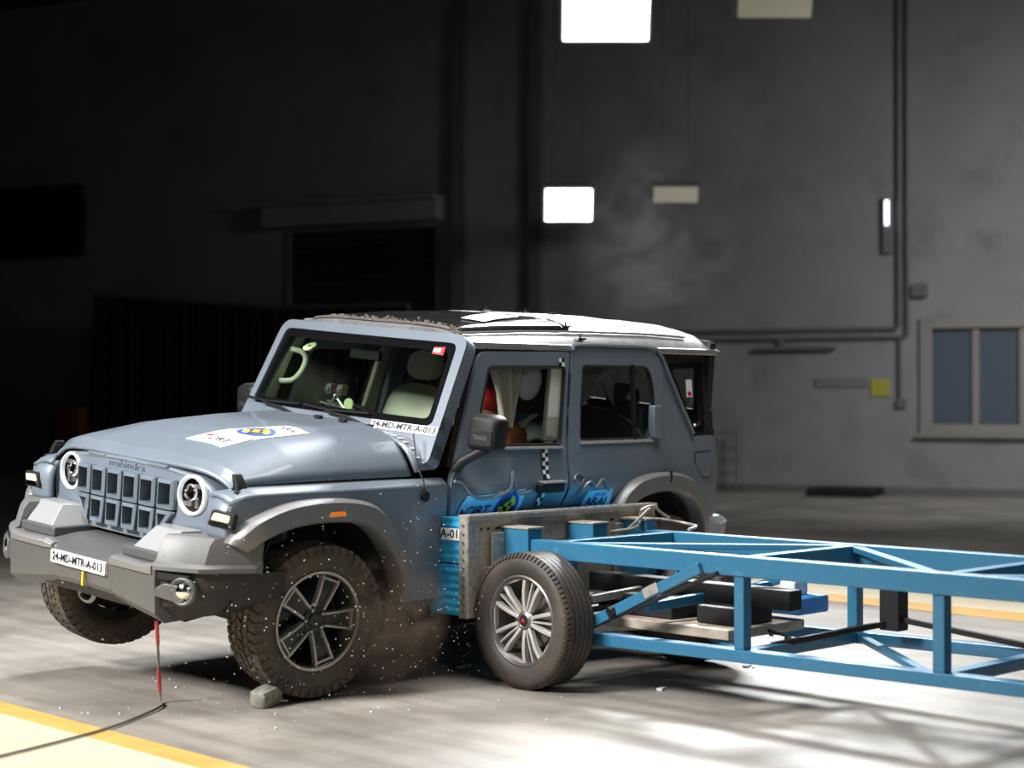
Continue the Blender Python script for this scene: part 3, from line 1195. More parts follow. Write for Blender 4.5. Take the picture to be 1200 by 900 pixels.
# seam on the rear flare and the side marker on the front flare
mb = MB()
mb.box((2.80, -.918, 1.018), (.012, .012, .07))
mb.build('flare_seam', BLACK, CAR)
mb = MB()
mb.prism(rounded([(-.065, -.013), (.06, -.013), (.05, .015), (-.05, .015)], .008, 2), lambda u, v, d: (u + .02, d, v + .935), -.955, -.93)
mb.build('side_marker', ORANGE, CAR, bevel=.004)

# --- front bumper
BMP = bpy.data.objects.new('front_bumper', None)
COL.objects.link(BMP)
BMP.parent = CAR


def bx(y):
    """front plane of the bumper at lateral y"""
    a = abs(y)
    if a < .6:
        return -.81
    if a < .8:
        return -.81 + .12 * ((a - .6) / .2) ** 1.3
    return -.69 + .30 * ((a - .8) / .12) ** 1.1


def section(pts):
    return [Vector(p) for p in pts]


# centre bar
mb = MB()
rings = []
for y in (-.62, -.56, -.28, -.235, 0, .235, .28, .56, .62):
    zt = .655 if abs(y) < .25 else .678
    xo = .022 if abs(y) < .25 else 0
    zb = .50 - .06 * (abs(y) / .62) ** 2
    rings.append([(-.42, y, .72), (-.64, y, .715), (-.795 + xo, y, zt + .012), (-.815 + xo, y, zt), (-.812 + xo, y, .60), (-.80 + xo, y, zb + .02), (-.74, y, zb - .03), (-.5, y, zb - .02)])
mb.loft(rings)
mb.build('bumper_centre', PLAST, BMP, bevel=.006, smooth=25)
for sd in (-1, 1):
    mb = MB()
    mb.loft([[(-.72, sd * y_, .690 + h_), (-.815 - p_, sd * y_, .690 + h_), (-.832 - p_, sd * y_, .676 + h_), (-.828 - p_, sd * y_, .650), (-.80, sd * y_, .638)] for y_, h_, p_ in ((.245, -.012, -.02), (.285, .006, 0), (.50, .0, 0), (.555, .004, 0), (.60, .012, -.006))])
    mb.build('bumper_lip', FLAREM, BMP, bevel=.004, smooth=25)
# lower chin
mb = MB()
rings = []
for y in (-.60, -.3, 0, .3, .60):
    rings.append([(-.76, y, .49), (-.755, y, .455), (-.60, y, .40), (-.45, y, .42), (-.5, y, .5)])
mb.loft(rings)
mb.build('bumper_chin', DARK, BMP, bevel=.006)
for sd in (-1, 1):
    # bright wedge beside the grille
    mb = MB()
    A = [(-.755, .345, .735), (-.755, .575, .735), (-.655, .60, .845), (-.655, .40, .845)]
    B = [(-.55, .30, .735), (-.55, .62, .735), (-.55, .62, .845), (-.55, .34, .845)]
    A = [(x_, sd * y_, z_) for x_, y_, z_ in A]
    B = [(x_, sd * y_, z_) for x_, y_, z_ in B]
    mb.loft([A, B])
    mb.build('bumper_wedge', SILV, BMP, bevel=.006)
    # wedge foot
    mb = MB()
    mb.box((-.64, sd * .46, .72), (.26, .34, .05))
    mb.build('wedge_foot', PLAST, BMP, bevel=.01)
    # upper corner block
    mb = MB()
    rings = []
    for y in (.585, .64, .72, .80, .86, .905):
        x0 = bx(y) + .02
        rings.append([(-.40 if y > .8 else -.52, sd * y, .83), (x0 + .06, sd * y, .835), (x0 + .03, sd * y, .80), (x0 + .005, sd * y, .712), (x0 - .03, sd * y, .695), (x0 - .03, sd * y, .675), (x0 + .03, sd * y, .665), (-.40 if y > .8 else -.52, sd * y, .665)])
    mb.loft(rings)
    mb.build('bumper_corner', mat('corner_cladding', (.15, .15, .152), .5, .1, .0) if 'corner_cladding' not in MATS else MATS['corner_cladding'], BMP, bevel=.006, smooth=30)
    # lower dark corner
    mb = MB()
    rings = []
    for y in (.585, .64, .72, .80, .86, .90):
        x0 = bx(y) + .02
        xb = x0 + .16
        zb = .425 + .12 * ((y - .585) / .32) ** 2
        rings.append([(min(xb + .2, -.25), sd * y, .67), (x0 + .0, sd * y, .67), (x0 - .005, sd * y, .62), (x0 + .015, sd * y, zb + .07), (x0 + .10, sd * y, zb), (min(xb + .2, -.25), sd * y, zb)])
    mb.loft(rings)
    LC = mb.build('bumper_lower_corner', DUSTD, BMP, smooth=30)
    # fog lamp in its scoop
    yc = .745
    fx = bx(yc) + .0
    fg = bpy.data.objects.new('fog_lamp', None)
    COL.objects.link(fg)
    fg.parent = CAR
    fg.location = (fx - .005, sd * yc, .585)
    fg.rotation_euler = (0, 0, -sd * radians(22))
    mb = MB()
    mb.lathe([(.066, .03), (.070, -.012), (.06, -.02), (.047, -.01), (.043, .02), (.0, .025)], axis='x', n=28)
    mb.build('fog_bezel', PLAST, fg)
    mb = MB()
    mb.lathe([(.043, .012), (.043, -.006), (.03, -.02), (.0, -.024)], axis='x', n=24)
    mb.build('fog_lens', CHROME, fg)
    mb = MB()
    mb.prism(rounded([(-.05, .02), (.10, .03), (.15, -.0), (.15, -.035), (.0, -.06)], .012, 2), lambda u, v, d: (d, -sd * u, v), -.018, .02)
    mb.build('fog_scoop', PLAST, fg, bevel=.005)
    mb = MB()
    mb.prism(rounded([(-.03, .075), (.16, .08), (.16, .045), (-.02, .05)], .01, 2), lambda u, v, d: (d, -sd * u, v), -.014, .02)
    mb.build('air_slot', BLACK, fg)

# number plate on the bumper
pl = obj('number_plate', [], [], WHITE, CAR)
bpy.data.objects.remove(pl)
mb = MB()
mb.prism(rounded([(-.232, -.032), (.232, -.032), (.232, .032), (-.232, .032)], .006, 2), lambda u, v, d: (-.800 + d, -u + .02, .612 + v), -.006, .012)
PLT = mb.build('number_plate', WHITE, CAR)
write('plate_text', '24-MD-MTR-A-013', .05, lambda u, v: (-.8085, -u + .02, .612 + v * 1.15), INK, PLT, width=.43, bold=.0012)
mb = MB()
mb.box((-.795, -.02, .535), (.01, .012, .07))
mb.build('centre_mark', INKY, CAR)
# tow eye hanging under the bumper
mb = MB()
mb.tube([(-.60 + .0 * a, .22 + .06 * cos(a), .40 + .035 * sin(a)) for a in [i * pi / 8 for i in range(16)]], .012, 6, closed=True)
mb.build('tow_eye', STEEL, CAR)

# bonnet latches
for sd in (-1, 1):
    mb = MB()
    mb.loft([[(-.495, sd * .77, 1.035), (-.425, sd * .77, 1.035), (-.425, sd * .805, 1.045), (-.495, sd * .805, 1.045)], [(-.49, sd * .752, 1.09), (-.43, sd * .752, 1.09), (-.43, sd * .782, 1.095), (-.49, sd * .782, 1.095)], [(-.485, sd * .735, 1.128), (-.435, sd * .735, 1.128), (-.435, sd * .755, 1.132), (-.485, sd * .755, 1.132)]])
    mb.box((-.46, sd * .80, 1.038), (.10, .03, .03))
    mb.build('bonnet_latch', DARK, CAR, bevel=.006)
# wire aerial base with cable on the fender
mb = MB()
mb.lathe([(.0, .02), (.022, .015), (.028, -.02), (.0, -.02)], (.70, -.865, .985), axis='y', n=16)
mb.tube([(.70, -.875, .985), (.70, -.86, 1.06), (.70, -.80, 1.14), (.74, -.72, 1.30)], .004, 5)
mb.build('aerial', DARK, CAR)

# --- cowl and windscreen frame
def cowl(u, v):
    y = -.80 + 1.6 * v
    x = .70 + .13 * u
    z = 1.07 + (.215 * (1 - abs(y / .82) ** 8)) * (1 - u) + (.205 * (1 - abs(y / .82) ** 12)) * u + .0
    return (x, y, z)


surf('cowl_panel', cowl, 6, 40, PAINT, CAR, thick=.02, smooth=60)
WSB = (.82, 1.27)      # (x, z) at the foot of the screen
WST = (1.085, 1.835)   # at its head
SL = sqrt((WST[0] - WSB[0]) ** 2 + (WST[1] - WSB[1]) ** 2)
DX, DZ = (WST[0] - WSB[0]) / SL, (WST[1] - WSB[1]) / SL


def wsf(y, s, d):
    b = .05 * (1 - (abs(y) / .8) ** 2)        # slight bow
    return Vector((WSB[0] + DX * s + DZ * d - b, y, WSB[1] + DZ * s - DX * d))


hb, hw_ = .10, .735
FRM = rounded([(-.815, -.14), (.815, -.14), (.765, SL), (-.765, SL)], [.05, .05, .09, .09], 6)
FRH = rounded([(-.748, .075), (.748, .075), (.708, SL - .055), (-.708, SL - .055)], [.05, .05, .05, .05], 5)
FRG = rounded([(-.70, .118), (.70, .118), (.668, SL - .105), (-.668, SL - .105)], [.04, .04, .045, .045], 5)
panel('windscreen_frame', FRM, [FRH], wsf, PAINT, CAR, .085, .08, flip=True, bevel=.012)
panel('windscreen_border', FRH, [FRG], lambda a, b, d: wsf(a, b, d + .008), GLOSSB, CAR, .004, .1, flip=True)
WSG = panel('windscreen', FRG, [], lambda a, b, d: wsf(a, b, d + .009), GLASS, CAR, .004, .15, flip=True)
for sd in (-1, 1):
    # dark gap pillar between frame and door
    mb = MB()
    mb.loft([[(.93, sd * .72, 1.12), (1.0, sd * .72, 1.12), (1.0, sd * .80, 1.12), (.93, sd * .80, 1.12)], [(1.12, sd * .66, 1.76), (1.22, sd * .66, 1.76), (1.22, sd * .705, 1.76), (1.12, sd * .705, 1.76)]])
    mb.build('front_pillar', DARK, CAR)
# wipers
for y0, y1, xe, z1 in ((.30, .70, .0, .0), (-.28, .12, .0, .0)):
    mb = MB()
    p0 = Vector((.74, y0 - .10, 1.292))
    p1 = wsf(y1 - .10, .07, -.03)
    mb.tube([p0, p0.lerp(p1, .5) + Vector((-.01, 0, .02)), p1], [.013, .009, .006], 6)
    w = mb.build('wiper', DARK, CAR)
    mb = MB()
    mb.tube([wsf(y1 - .42, .10, -.012), wsf(y1 - .1, .085, -.02), wsf(y1 + .12, .10, -.012)], .007, 5)
    mb.build('wiper_blade', DARK, w)
    mb = MB()
    mb.lathe([(.0, .025), (.022, .02), (.026, -.02), (.0, -.02)], p0, axis='z', n=12)
    mb.build('wiper_pivot', DARK, w)
for y in (-.12, -.32):
    mb = MB()
    mb.box((.60, y, zhood(.60, y) + .012), (.03, .05, .018))
    mb.build('washer_nozzle', DARK, CAR, bevel=.005)

# --- roof
ZC = [(1.0, 1.84), (1.2, 1.87), (1.6, 1.905), (2.2, 1.93), (2.8, 1.935), (3.3, 1.91), (3.45, 1.88), (3.5, 1.83)]


def zroof(x, y):
    w = .715
    ze = 1.79 if x < 3.3 else 1.79
    t = min(1.0, abs(y) / w)
    zc = interp(ZC, x)
    z = ze + (zc - ze) * (1 - t ** 6)
    # pressed ribs on the rear half
    if x > 2.05 and abs(y) < .55:
        z += .010 * max(0, sin(abs(y) * 17)) * sstep(2.05, 2.2, x) * (1 - sstep(3.15, 3.3, x))
    # long side step
    z += .012 * (1 - sstep(.56, .60, abs(y))) * sstep(1.1, 1.3, x)
    return z


def rooff(u, v):
    x = 1.085 + 2.415 * u
    y = .722 * sin((v - .5) * pi * .999)
    return (x, y, zroof(x, y))


ROOF = surf('roof', rooff, 70, 60, ROOFP, CAR, thick=.03, smooth=60)
mb = MB()
mb.loft([[(1.085, .722 * sin((v_ - .5) * pi * .999), zroof(1.085, .722 * sin((v_ - .5) * pi * .999)) - o_) for v_ in [i / 40 for i in range(41)]] for o_ in (.0, .045)], cap=False, closed=False)
mb.build('roof_front_edge', ROOFP, ROOF)
# front glass of the roof
def pg(u, v):
    x = 1.14 + .96 * u
    y = -.62 + 1.24 * v
    return (x, y, zroof(x, y) + .006)


surf('roof_glass', pg, 20, 20, PANO, ROOF, thick=.01, smooth=60)
mb = MB()
for y in (-.635, .635):
    mb.tube([(x_, y, zroof(x_, y) + .012) for x_ in [1.12 + i * .1 for i in range(22)]], .008, 5)
mb.tube([(1.14, y_, zroof(1.14, y_) + .01) for y_ in [-.56 + i * .07 for i in range(17)]], .008, 5)
mb.build('roof_trim', STEEL, ROOF)
for sd in (-1, 1):
    mb = MB()
    mb.loft([[(x_, sd * .69, 1.80), (x_, sd * .722, 1.795), (x_, sd * .722, 1.768), (x_, sd * .69, 1.768)] for x_ in (1.13, 1.6, 2.4, 3.0, 3.47)])
    mb.build('roof_gutter', SILV if sd < 0 else ROOFP, ROOF)  # near gutter paler than the far one, flood light put into its colour
for x_, y_ in ((2.45, .40), (2.75, .32), (2.72, .05), (2.1, -.58), (2.12, -.68)):
    mb = MB()
    mb.tube([(x_, y_, zroof(x_, y_)), (x_, y_, zroof(x_, y_) + .04)], .007, 6)
    mb.box((x_, y_, zroof(x_, y_) + .008), (.07, .04, .012))
    mb.build('roof_clip', CHROME, ROOF)
# dust swept on the front edge of the roof
mb = MB()
for k in range(420):
    x_ = 1.13 + abs(random.gauss(0, .045))
    y_ = random.uniform(-.66, .55)
    s = random.uniform(.002, .007)
    mb.box((x_, y_, zroof(x_, y_) + s * .4 + .007), (s * 2, s * 2, s), Matrix.Rotation(random.random() * 3, 3, 'Z'))
mb.build('roof_dust', mat('pale_dust', (.24, .18, .14), .9), ROOF, smooth=0, kind='stuff')

# --- rear end
mb = MB()
rings = []
for z, x_, yy in ((.55, 3.42, .78), (.70, 3.46, .79), (1.1, 3.475, .785), (1.24, 3.46, .76), (1.30, 3.46, .745), (1.78, 3.47, .68), (1.84, 3.46, .64)):
    rings.append([(x_ - .05, -yy, z), (x_, -yy, z), (x_, yy, z), (x_ - .05, yy, z)])
mb.loft(rings[:4])
mb.build('tailgate', PAINT, CAR, bevel=.02)
mb = MB()
mb.loft([rings[3], rings[4]])
mb.loft([[(3.41, -.74 + .02 * j, z) for j, z in ((0, 1.25), (1, 1.4))] + [(3.47, -.72, 1.4), (3.47, -.74, 1.25)], [(3.41, .74, 1.25), (3.41, .72, 1.4), (3.47, .72, 1.4), (3.47, .74, 1.25)]])
for sd in (-1, 1):
    mb.box((3.44, sd * .66, 1.54), (.06, .10, .6))
mb.box((3.44, 0, 1.80), (.06, 1.36, .10))
mb.build('hardtop_rear', HARD, CAR)
mb = MB()
mb.box((3.45, 0, 1.57), (.008, 1.24, .38))
mb.build('rear_glass', SGLASS, CAR)
for sd in (-1, 1):
    mb = MB()
    mb.loft([[(3.44, sd * .765, z), (3.50, sd * .755, z), (3.50, sd * .65, z), (3.44, sd * .65, z)] for z in (.86, 1.13)])
    mb.build('tail_lamp', RED, CAR, bevel=.015)
mb = MB()
rings = []
for y in (-.86, -.82, -.6, 0, .6, .82, .86):
    k = 0 if abs(y) < .83 else .06
    rings.append([(3.30, y, .60), (3.30, y, .72 - k), (3.50 - k, y, .73 - k), (3.58 - k, y, .70), (3.56 - k, y, .58), (3.40, y, .52)])
mb.loft(rings)
mb.build('rear_bumper', SILV, CAR, bevel=.012)

# --- floor pan, axles and cabin
mb = MB()
mb.box((1.45, 0, .50), (3.9, .9, .16))
mb.box((1.42, 0, .55), (.95, 1.36, .10))
mb.build('floor_pan', BLACK, CAR)
for sd in (-1, 1):
    mb = MB()
    mb.box((1.75, sd * .45, .30), (3.3, .08, .28))
    mb.build('underbody_shade_rail', BLACK, CAR, bevel=.01)  # black rails added and made deep to darken the view under the car
mb = MB()
mb.box((.10, 0, .80), (1.2, .84, .44))
mb.box((.80, 0, .95), (.06, 1.4, .5))
mb.build('engine_bay', BLACK, CAR)
for cx in (0, 2.83):
    mb = MB()
    mb.tube([(cx, -.70, .40), (cx, .70, .38)], .05, 10)
    mb.lathe([(.0, -.12), (.13, -.06), (.13, .06), (.0, .12)], (cx, .1, .40), axis='y', n=20)
    mb.build('axle', DUSTD, CAR)
    for sd in (-1, 1):
        mb = MB()
        mb.tube([(cx + .05, sd * .55, .38), (cx + .02, sd * .50, .92)], .045, 10)
        mb.build('damper', STEEL, CAR)


# --- wheels
def tyre(mb, R, W, rr, n=96, tread='blocks', axis='y'):
    h = W / 2
    prof = [(rr, -h * .80), (rr + .012, -h * .90), (rr + (R - rr) * .45, -h * 1.0), (R - .035, -h * .96), (R - .012, -h * .84), (R - .009, -h * .5), (R - .009, h * .5), (R - .012, h * .84), (R - .035, h * .96), (rr + (R - rr) * .45, h * 1.0), (rr + .012, h * .90), (rr, h * .80)]
    mb.lathe(prof, axis=axis, n=n)
    if tread == 'blocks':
        N = 46
        for k in range(N):
            a0 = 2 * pi * k / N
            for row, (yc, wy, sh) in enumerate(((-.80, .34, 0), (-.38, .30, .5), (.02, .28, .1), (.42, .30, .6), (.80, .34, .2))):
                a = a0 + sh * 2 * pi / N
                da = 2 * pi / N * .36
                sk = .18 * da * (1 if row % 2 else -1)
                vs = []
                for rad in (R - .014, R + .001):
                    for yy, s in ((-1, -1), (1, -1), (1, 1), (-1, 1)):
                        aa = a + s * da + sk * yy * 3
                        y = (yc + yy * wy * .5) * h
                        rd_ = rad - (.010 if abs(y) > h * .80 else 0)
                        vs.append((rd_ * cos(aa), y, rd_ * sin(aa)))
                mb.add(vs, [(0, 3, 2, 1), (4, 5, 6, 7), (0, 1, 5, 4), (1, 2, 6, 5), (2, 3, 7, 6), (3, 0, 4, 7)])
            # shoulder lugs reaching down the sidewall
            for s_ in (-1, 1):
                da = 2 * pi / N * (.36 if k % 2 else .28)
                vs = []
                for rad, y in ((R - .006, .93), (R - .045 - .012 * (k % 2), 1.0)):
                    for q, o in ((-1, 0), (1, 0), (1, .008), (-1, .008)):
                        aa = a0 + q * da
                        vs.append(((rad) * cos(aa), s_ * (y * h + o - .004), (rad) * sin(aa)))
                mb.add(vs, [(0, 3, 2, 1), (4, 5, 6, 7), (0, 1, 5, 4), (1, 2, 6, 5), (2, 3, 7, 6), (3, 0, 4, 7)])
    else:
        # straight circumferential ribs with fine cross sipes
        for yc in (-.62, -.31, 0, .31, .62):
            w = .24 * h / 2 * 1.05
            mb.lathe([(R - .012, yc * h - w), (R, yc * h - w), (R, yc * h + w), (R - .012, yc * h + w)], n=n)
        N = 80
        for k in range(N):
            a = 2 * pi * k / N
            for s_ in (-1, 1):
                vs = []
                for rad, y in ((R - .002, .80), (R - .022, .97)):
                    for q, o in ((-1, 0), (1, 0), (1, .005), (-1, .005)):
                        aa = a + q * pi / N * .62
                        vs.append((rad * cos(aa), s_ * (y * h + o), rad * sin(aa)))
                mb.add(vs, [(0, 3, 2, 1), (4, 5, 6, 7), (0, 1, 5, 4), (1, 2, 6, 5), (2, 3, 7, 6), (3, 0, 4, 7)])


def car_wheel(loc, rz, spin, out):
    """out = -1: outer face towards -y."""
    w = bpy.data.objects.new('wheel', None)
    COL.objects.link(w)
    w.parent = CAR
    w.location = loc
    w.rotation_euler = (0, 0, rz)
    if out > 0:
        w.rotation_euler = (0, 0, rz + pi)
    R, W, rr = .385, .25, .246
    mb = MB()
    tyre(mb, R, W, rr)
    mb.build('tyre', RUBBER, w, smooth=50)
    mb = MB()
    h = W / 2
    mb.lathe([(rr + .004, -h * .86), (rr - .004, -h * .90), (rr - .016, -h * .84), (rr - .024, -h * .5), (rr - .05, -.02), (rr - .05, h * .8), (rr + .004, h * .86)], n=64)
    mb.lathe([(.0, .06), (.18, .05), (.19, .03), (.18, .02), (.0, .01)], n=32)
    mb.build('rim_barrel', RIMD, w, smooth=50)
    mb = MB()
    mb.lathe([(rr - .002, -h * .895), (rr + .003, -h * .91), (rr - .010, -h * .90), (rr - .012, -h * .86)], n=64)
    mb.build('rim_edge', RIMS, w)
    yf = -h * .74
    for k in range(5):
        a = spin + 2 * pi * k / 5
        Rm = Matrix.Rotation(-a, 3, 'Y')

        def P(r, t, y):
            return Rm @ Vector((r, y, t))
        # dark inner web of the twin spoke
        mb = MB()
        mb.loft([[P(r, -t, yf + dy + .012), P(r, t, yf + dy + .012), P(r, t, yf + dy + .045), P(r, -t, yf + dy + .045)] for r, t, dy in ((.045, .028, .012), (.12, .034, .0), (.22, .044, -.004), (.240, .05, .004))])
        sp = mb.build('spoke', RIMD, w, bevel=.003)
        mb = MB()
        for s in (-1, 1):
            mb.loft([[P(r, s * t - .006 * kk, yf + dy - .004), P(r, s * t + .006 * kk, yf + dy - .004), P(r, s * t + .009 * kk, yf + dy + .025), P(r, s * t - .009 * kk, yf + dy + .025)] for r, t, dy, kk in ((.06, .030, .010, 1.0), (.12, .036, .0, 1.0), (.205, .048, -.006, 1.1), (.238, .054, .0, 1.2))])
        mb.loft([[P(.206, t, yf - .008), P(.218, t, yf - .008), P(.218, t, yf + .02), P(.206, t, yf + .02)] for t in (-.046, .046)])
        mb.build('spoke_edge', RIMS, sp, bevel=.002)
    mb = MB()
    mb.lathe([(.0, yf + .002), (.034, yf + .002), (.040, yf + .012), (.062, yf + .014), (.07, yf + .03), (.07, yf + .06)], n=32)
    mb.build('hub_cap', RIMD, w)
    mb = MB()
    for k in range(5):
        a = spin + 2 * pi * (k + .5) / 5
        mb.lathe([(.0, yf + .0), (.010, yf + .004), (.010, yf + .02)], (.056 * cos(a), 0, .056 * sin(a)), n=8)
    mb.build('wheel_nut', STEEL, w, kind='stuff')
    return w


car_wheel((-0.012, -.795, .402), radians(-7), radians(70), -1)
car_wheel((-0.045, .79, .375), radians(-9), radians(20), 1)
car_wheel((2.83, -.775, .395), 0, radians(35), -1)
car_wheel((2.83, .79, .375), 0, radians(10), 1)

# --- mirrors
for sd in (-1, 1):
    mr = bpy.data.objects.new('wing_mirror', None)
    COL.objects.link(mr)
    mr.parent = CAR
    mr.location = (1.04, sd * .975, 1.325)
    mr.rotation_euler = (0, 0, -sd * radians(8))
    mb = MB()
    base = rounded([(-.105, -.10), (.095, -.095), (.105, .075), (.06, .10), (-.085, .10)], .035, 5)
    rings = []
    for x_, k in ((-.062, .72), (-.055, .86), (-.03, .97), (.02, 1.0), (.045, .98)):
        rings.append([(x_, sd * u * k, v * k) for u, v in base])
    mb.loft(rings)
    mh = mb.build('mirror_housing', DARK, mr, smooth=50)
    mb = MB()
    mb.prism(rounded([(-.075, -.07), (.06, -.07), (.065, .015), (-.075, .02)], .012, 3), lambda u, v, d: (d, sd * -u if sd < 0 else u, v), -.066, -.05)
    mb.build('mirror_plaque', DARK, mh, bevel=.004)
    write('mirror_lettering', 'THAR', .035, lambda u, v: (-.0665, -u, v - .028), PLAST, mh, width=.09)
    mb = MB()
    mb.prism(rounded([(-.09, -.085), (.085, -.085), (.09, .07), (-.075, .085)], .03, 4), lambda u, v, d: (d, sd * u, v), .044, .048)
    mb.build('mirror_glass', CHROME, mr)
    mb = MB()
    pts = [(-.055, -sd * .155, -.215), (-.045, -sd * .12, -.165), (-.02, -sd * .05, -.12), (.0, -sd * .0, -.085)]
    mb.tube(pts, [.034, .030, .028, .032], 10)
    mb.build('mirror_arm', DARK, mr)

# --- sheets stuck on the car
def onhood(cx, cy, lift=.003):
    return lambda u, v, l=0.0: Vector((cx + v, cy - u, zhood(cx + v, cy - u) + lift + l))


def sheet(name, outline, fn, m, step=.04, thick=.002, flip=False):
    return panel(name, outline, [], fn, m, CAR, thick, step, flip=flip)


hs = sheet('bonnet_sticker', [(-.32, -.445), (-.12, -.44), (-.12, -.17), (-.315, -.15)], lambda a, b, d: Vector((a, b, zhood(a, b) + .003 - d)), WHITE)
write('sticker_text', 'CIRT', .07, lambda u, v: onhood(-.25, -.335, .0045)(u, v), INK, hs, width=.15, bold=.001)
mb = MB()
mb.prism([(-.03, .0), (.0, .022), (.03, .0), (.0, -.022)], lambda u, v, d: onhood(-.21, -.215, .0035)(u, v, d), 0, .001)
mb.build('sticker_mark', INKR, hs, smooth=0)
hs = sheet('bonnet_sticker', [(-.12, -.46), (.23, -.475), (.225, -.295), (-.12, -.175)], lambda a, b, d: Vector((a, b, zhood(a, b) + .0035 - d)), WHITE)
emblem(onhood(-.02, -.345, .0045), hs, .10)
write('sticker_text', 'ARAI', .06, lambda u, v: onhood(.16, -.385, .005)(u, v), INK, hs, width=.13, bold=.001)
rs = sheet('roof_sticker', [(1.45, -.52), (1.43, -.36), (1.90, -.13), (1.88, -.40)][::-1], lambda a, b, d: Vector((a, b, zroof(a, b) + .016 - d)), WHITE, flip=False)
write('sticker_text', 'CIRT', .08, lambda u, v: Vector((1.62 + v, -.36 - u, zroof(1.62 + v, -.36 - u) + .0175)), INKR, rs, width=.16, bold=.001)
# number strip below the windscreen and its torn twin on the scuttle
st = panel('number_strip', [(-.80, .0), (-.33, .0), (-.33, .05), (-.80, .05)], [], lambda a, b, d: wsf(a, b + .024, d - .003), WHITE, CAR, .002, .08, flip=True)
write('strip_text', '24-MD-MTR-A-013', .04, lambda u, v: wsf(-.565 - u, .049 + v * 1.2, -.0045), INK, st, width=.45, bold=.001)
mb = MB()
for k in range(9):
    y_ = -.40 - .045 * k
    mb.box((.735 + .008 * (k % 2), y_, cowl(.2, (y_ + .8) / 1.6)[2] + .004), (.03 - .002 * k, .035, .003), Matrix.Rotation(.3 * (k % 3), 3, 'Z'))
mb.build('torn_strip', WHITE, CAR, smooth=0)
# door stickers, partly crushed
g0 = sidefn(-1, .0165)
ds = panel('door_sticker', [(1.03, .972), (.965, .835), (1.32, .835), (1.30, .972)][::-1], [], lambda a, b, d: g0(a, b, d), LBLUE, CAR, .002, .03, flip=False)
g1 = sidefn(-1, .0185)
write('sticker_text', 'CIRT', .08, lambda u, v: g1(1.155 + u + v * .25, .875 + v, 0), INKP, ds, width=.20, bold=.002)
mb = MB()
mb.prism([(-.028, .0), (.0, .026), (.028, .0), (.0, -.026)], lambda u, v, d: g1(1.02 + u, .872 + v, -d), 0, .001)
mb.build('sticker_mark', INKP, ds, smooth=0)
ds = panel('door_sticker', [(1.28, .985), (1.27, .83), (1.50, .83), (1.515, .99)][::-1], [], lambda a, b, d: g0(a, b, d - .001), LBLUE, CAR, .002, .03, flip=False)
emblem(lambda u, v, l=0.0: g1(1.385 + u, .895 + v, -.002 - l), ds, .088)
ds = panel('door_sticker', [(2.085, .952), (2.07, .83), (2.29, .83), (2.315, .955)][::-1], [], lambda a, b, d: g0(a, b, d - .003), LBLUE, CAR, .002, .03, flip=False)
write('sticker_text', 'ARAI', .07, lambda u, v: g1(2.185 + u + v * .2, .880 + v, -.004), INKP, ds, width=.17, bold=.002)
write('sticker_small_text', 'ARAI', .03, lambda u, v: g1(2.20 + u, .925 + v, -.004), INKB, ds, width=.10)


# black and white measuring checks
def checks(name, x, z0, z1, dx=0.0, lift=.02):
    w, n = .024, int((z1 - z0) / .024)
    f = sidefn(-1, lift)
    for col in (0, 1):
        mb = MB()
        for k in range(n):
            for c in range(2):
                if (k + c) % 2 == col:
                    xa = x + dx * k / n + (c - 1) * w
                    za = z0 + k * w
                    mb.add([f(xa, za, 0), f(xa + w, za, 0), f(xa + w, za + w, 0), f(xa, za + w, 0)], [(0, 1, 2, 3)])
        mb.build(name, WHITE if col else INK, CAR, smooth=0)


checks('check_strip', 1.69, 1.04, 1.215)
checks('check_strip', 1.89, 1.672, 1.725)
checks('check_strip', 1.64, .885, .965, .02, .022)
# sticker in the rear quarter window
mb = MB()
mb.prism([(-.035, -.055), (.035, -.055), (.035, .055), (-.035, .055)], lambda u, v, d: sidefn(-1, -.016)(3.19 + u, 1.545 + v, d), 0, .002)
qs = mb.build('window_sticker', WHITE, CAR, smooth=0)
mb = MB()
mb.prism([(-.022, -.03), (.022, -.03), (.022, -.005), (-.022, -.005)], lambda u, v, d: sidefn(-1, -.0145)(3.19 + u, 1.53 + v, d), 0, .001)
mb.build('sticker_mark', INKR, qs, smooth=0)
mb = MB()
mb.prism([(-.05, -.02), (.05, -.025), (.045, .025), (-.05, .02)], lambda u, v, d: wsf(-.60 - u * .8, .515 + v, d + .0), 0, .002)
wk = mb.build('screen_sticker', INKR, CAR, smooth=0)
mb = MB()
mb.prism([(-.03, -.010), (.02, -.012), (.02, .014), (-.03, .012)], lambda u, v, d: wsf(-.595 - u, .515 + v, d - .002), 0, .001)
mb.build('sticker_mark', WHITE, wk, smooth=0)


# --- cabin
def pillow(mb, c, d, p=2.6, n=18, m=12, R=None):
    """superellipsoid cushion"""
    rings = []
    for i in range(m + 1):
        t = -pi / 2 + pi * i / m
        cz, sz = abs(cos(t)) ** (2 / p), (abs(sin(t)) ** (2 / p)) * (1 if t > 0 else -1)
        ring = []
        for k in range(n):
            a = 2 * pi * k / n
            x = cz * (abs(cos(a)) ** (2 / p)) * (1 if cos(a) > 0 else -1)
            y = cz * (abs(sin(a)) ** (2 / p)) * (1 if sin(a) > 0 else -1)
            v = Vector((x * d[0] / 2, y * d[1] / 2, sz * d[2] / 2))
            if R is not None:
                v = R @ v
            ring.append(v + Vector(c))
        rings.append(ring)
    mb.loft(rings, cap=False)


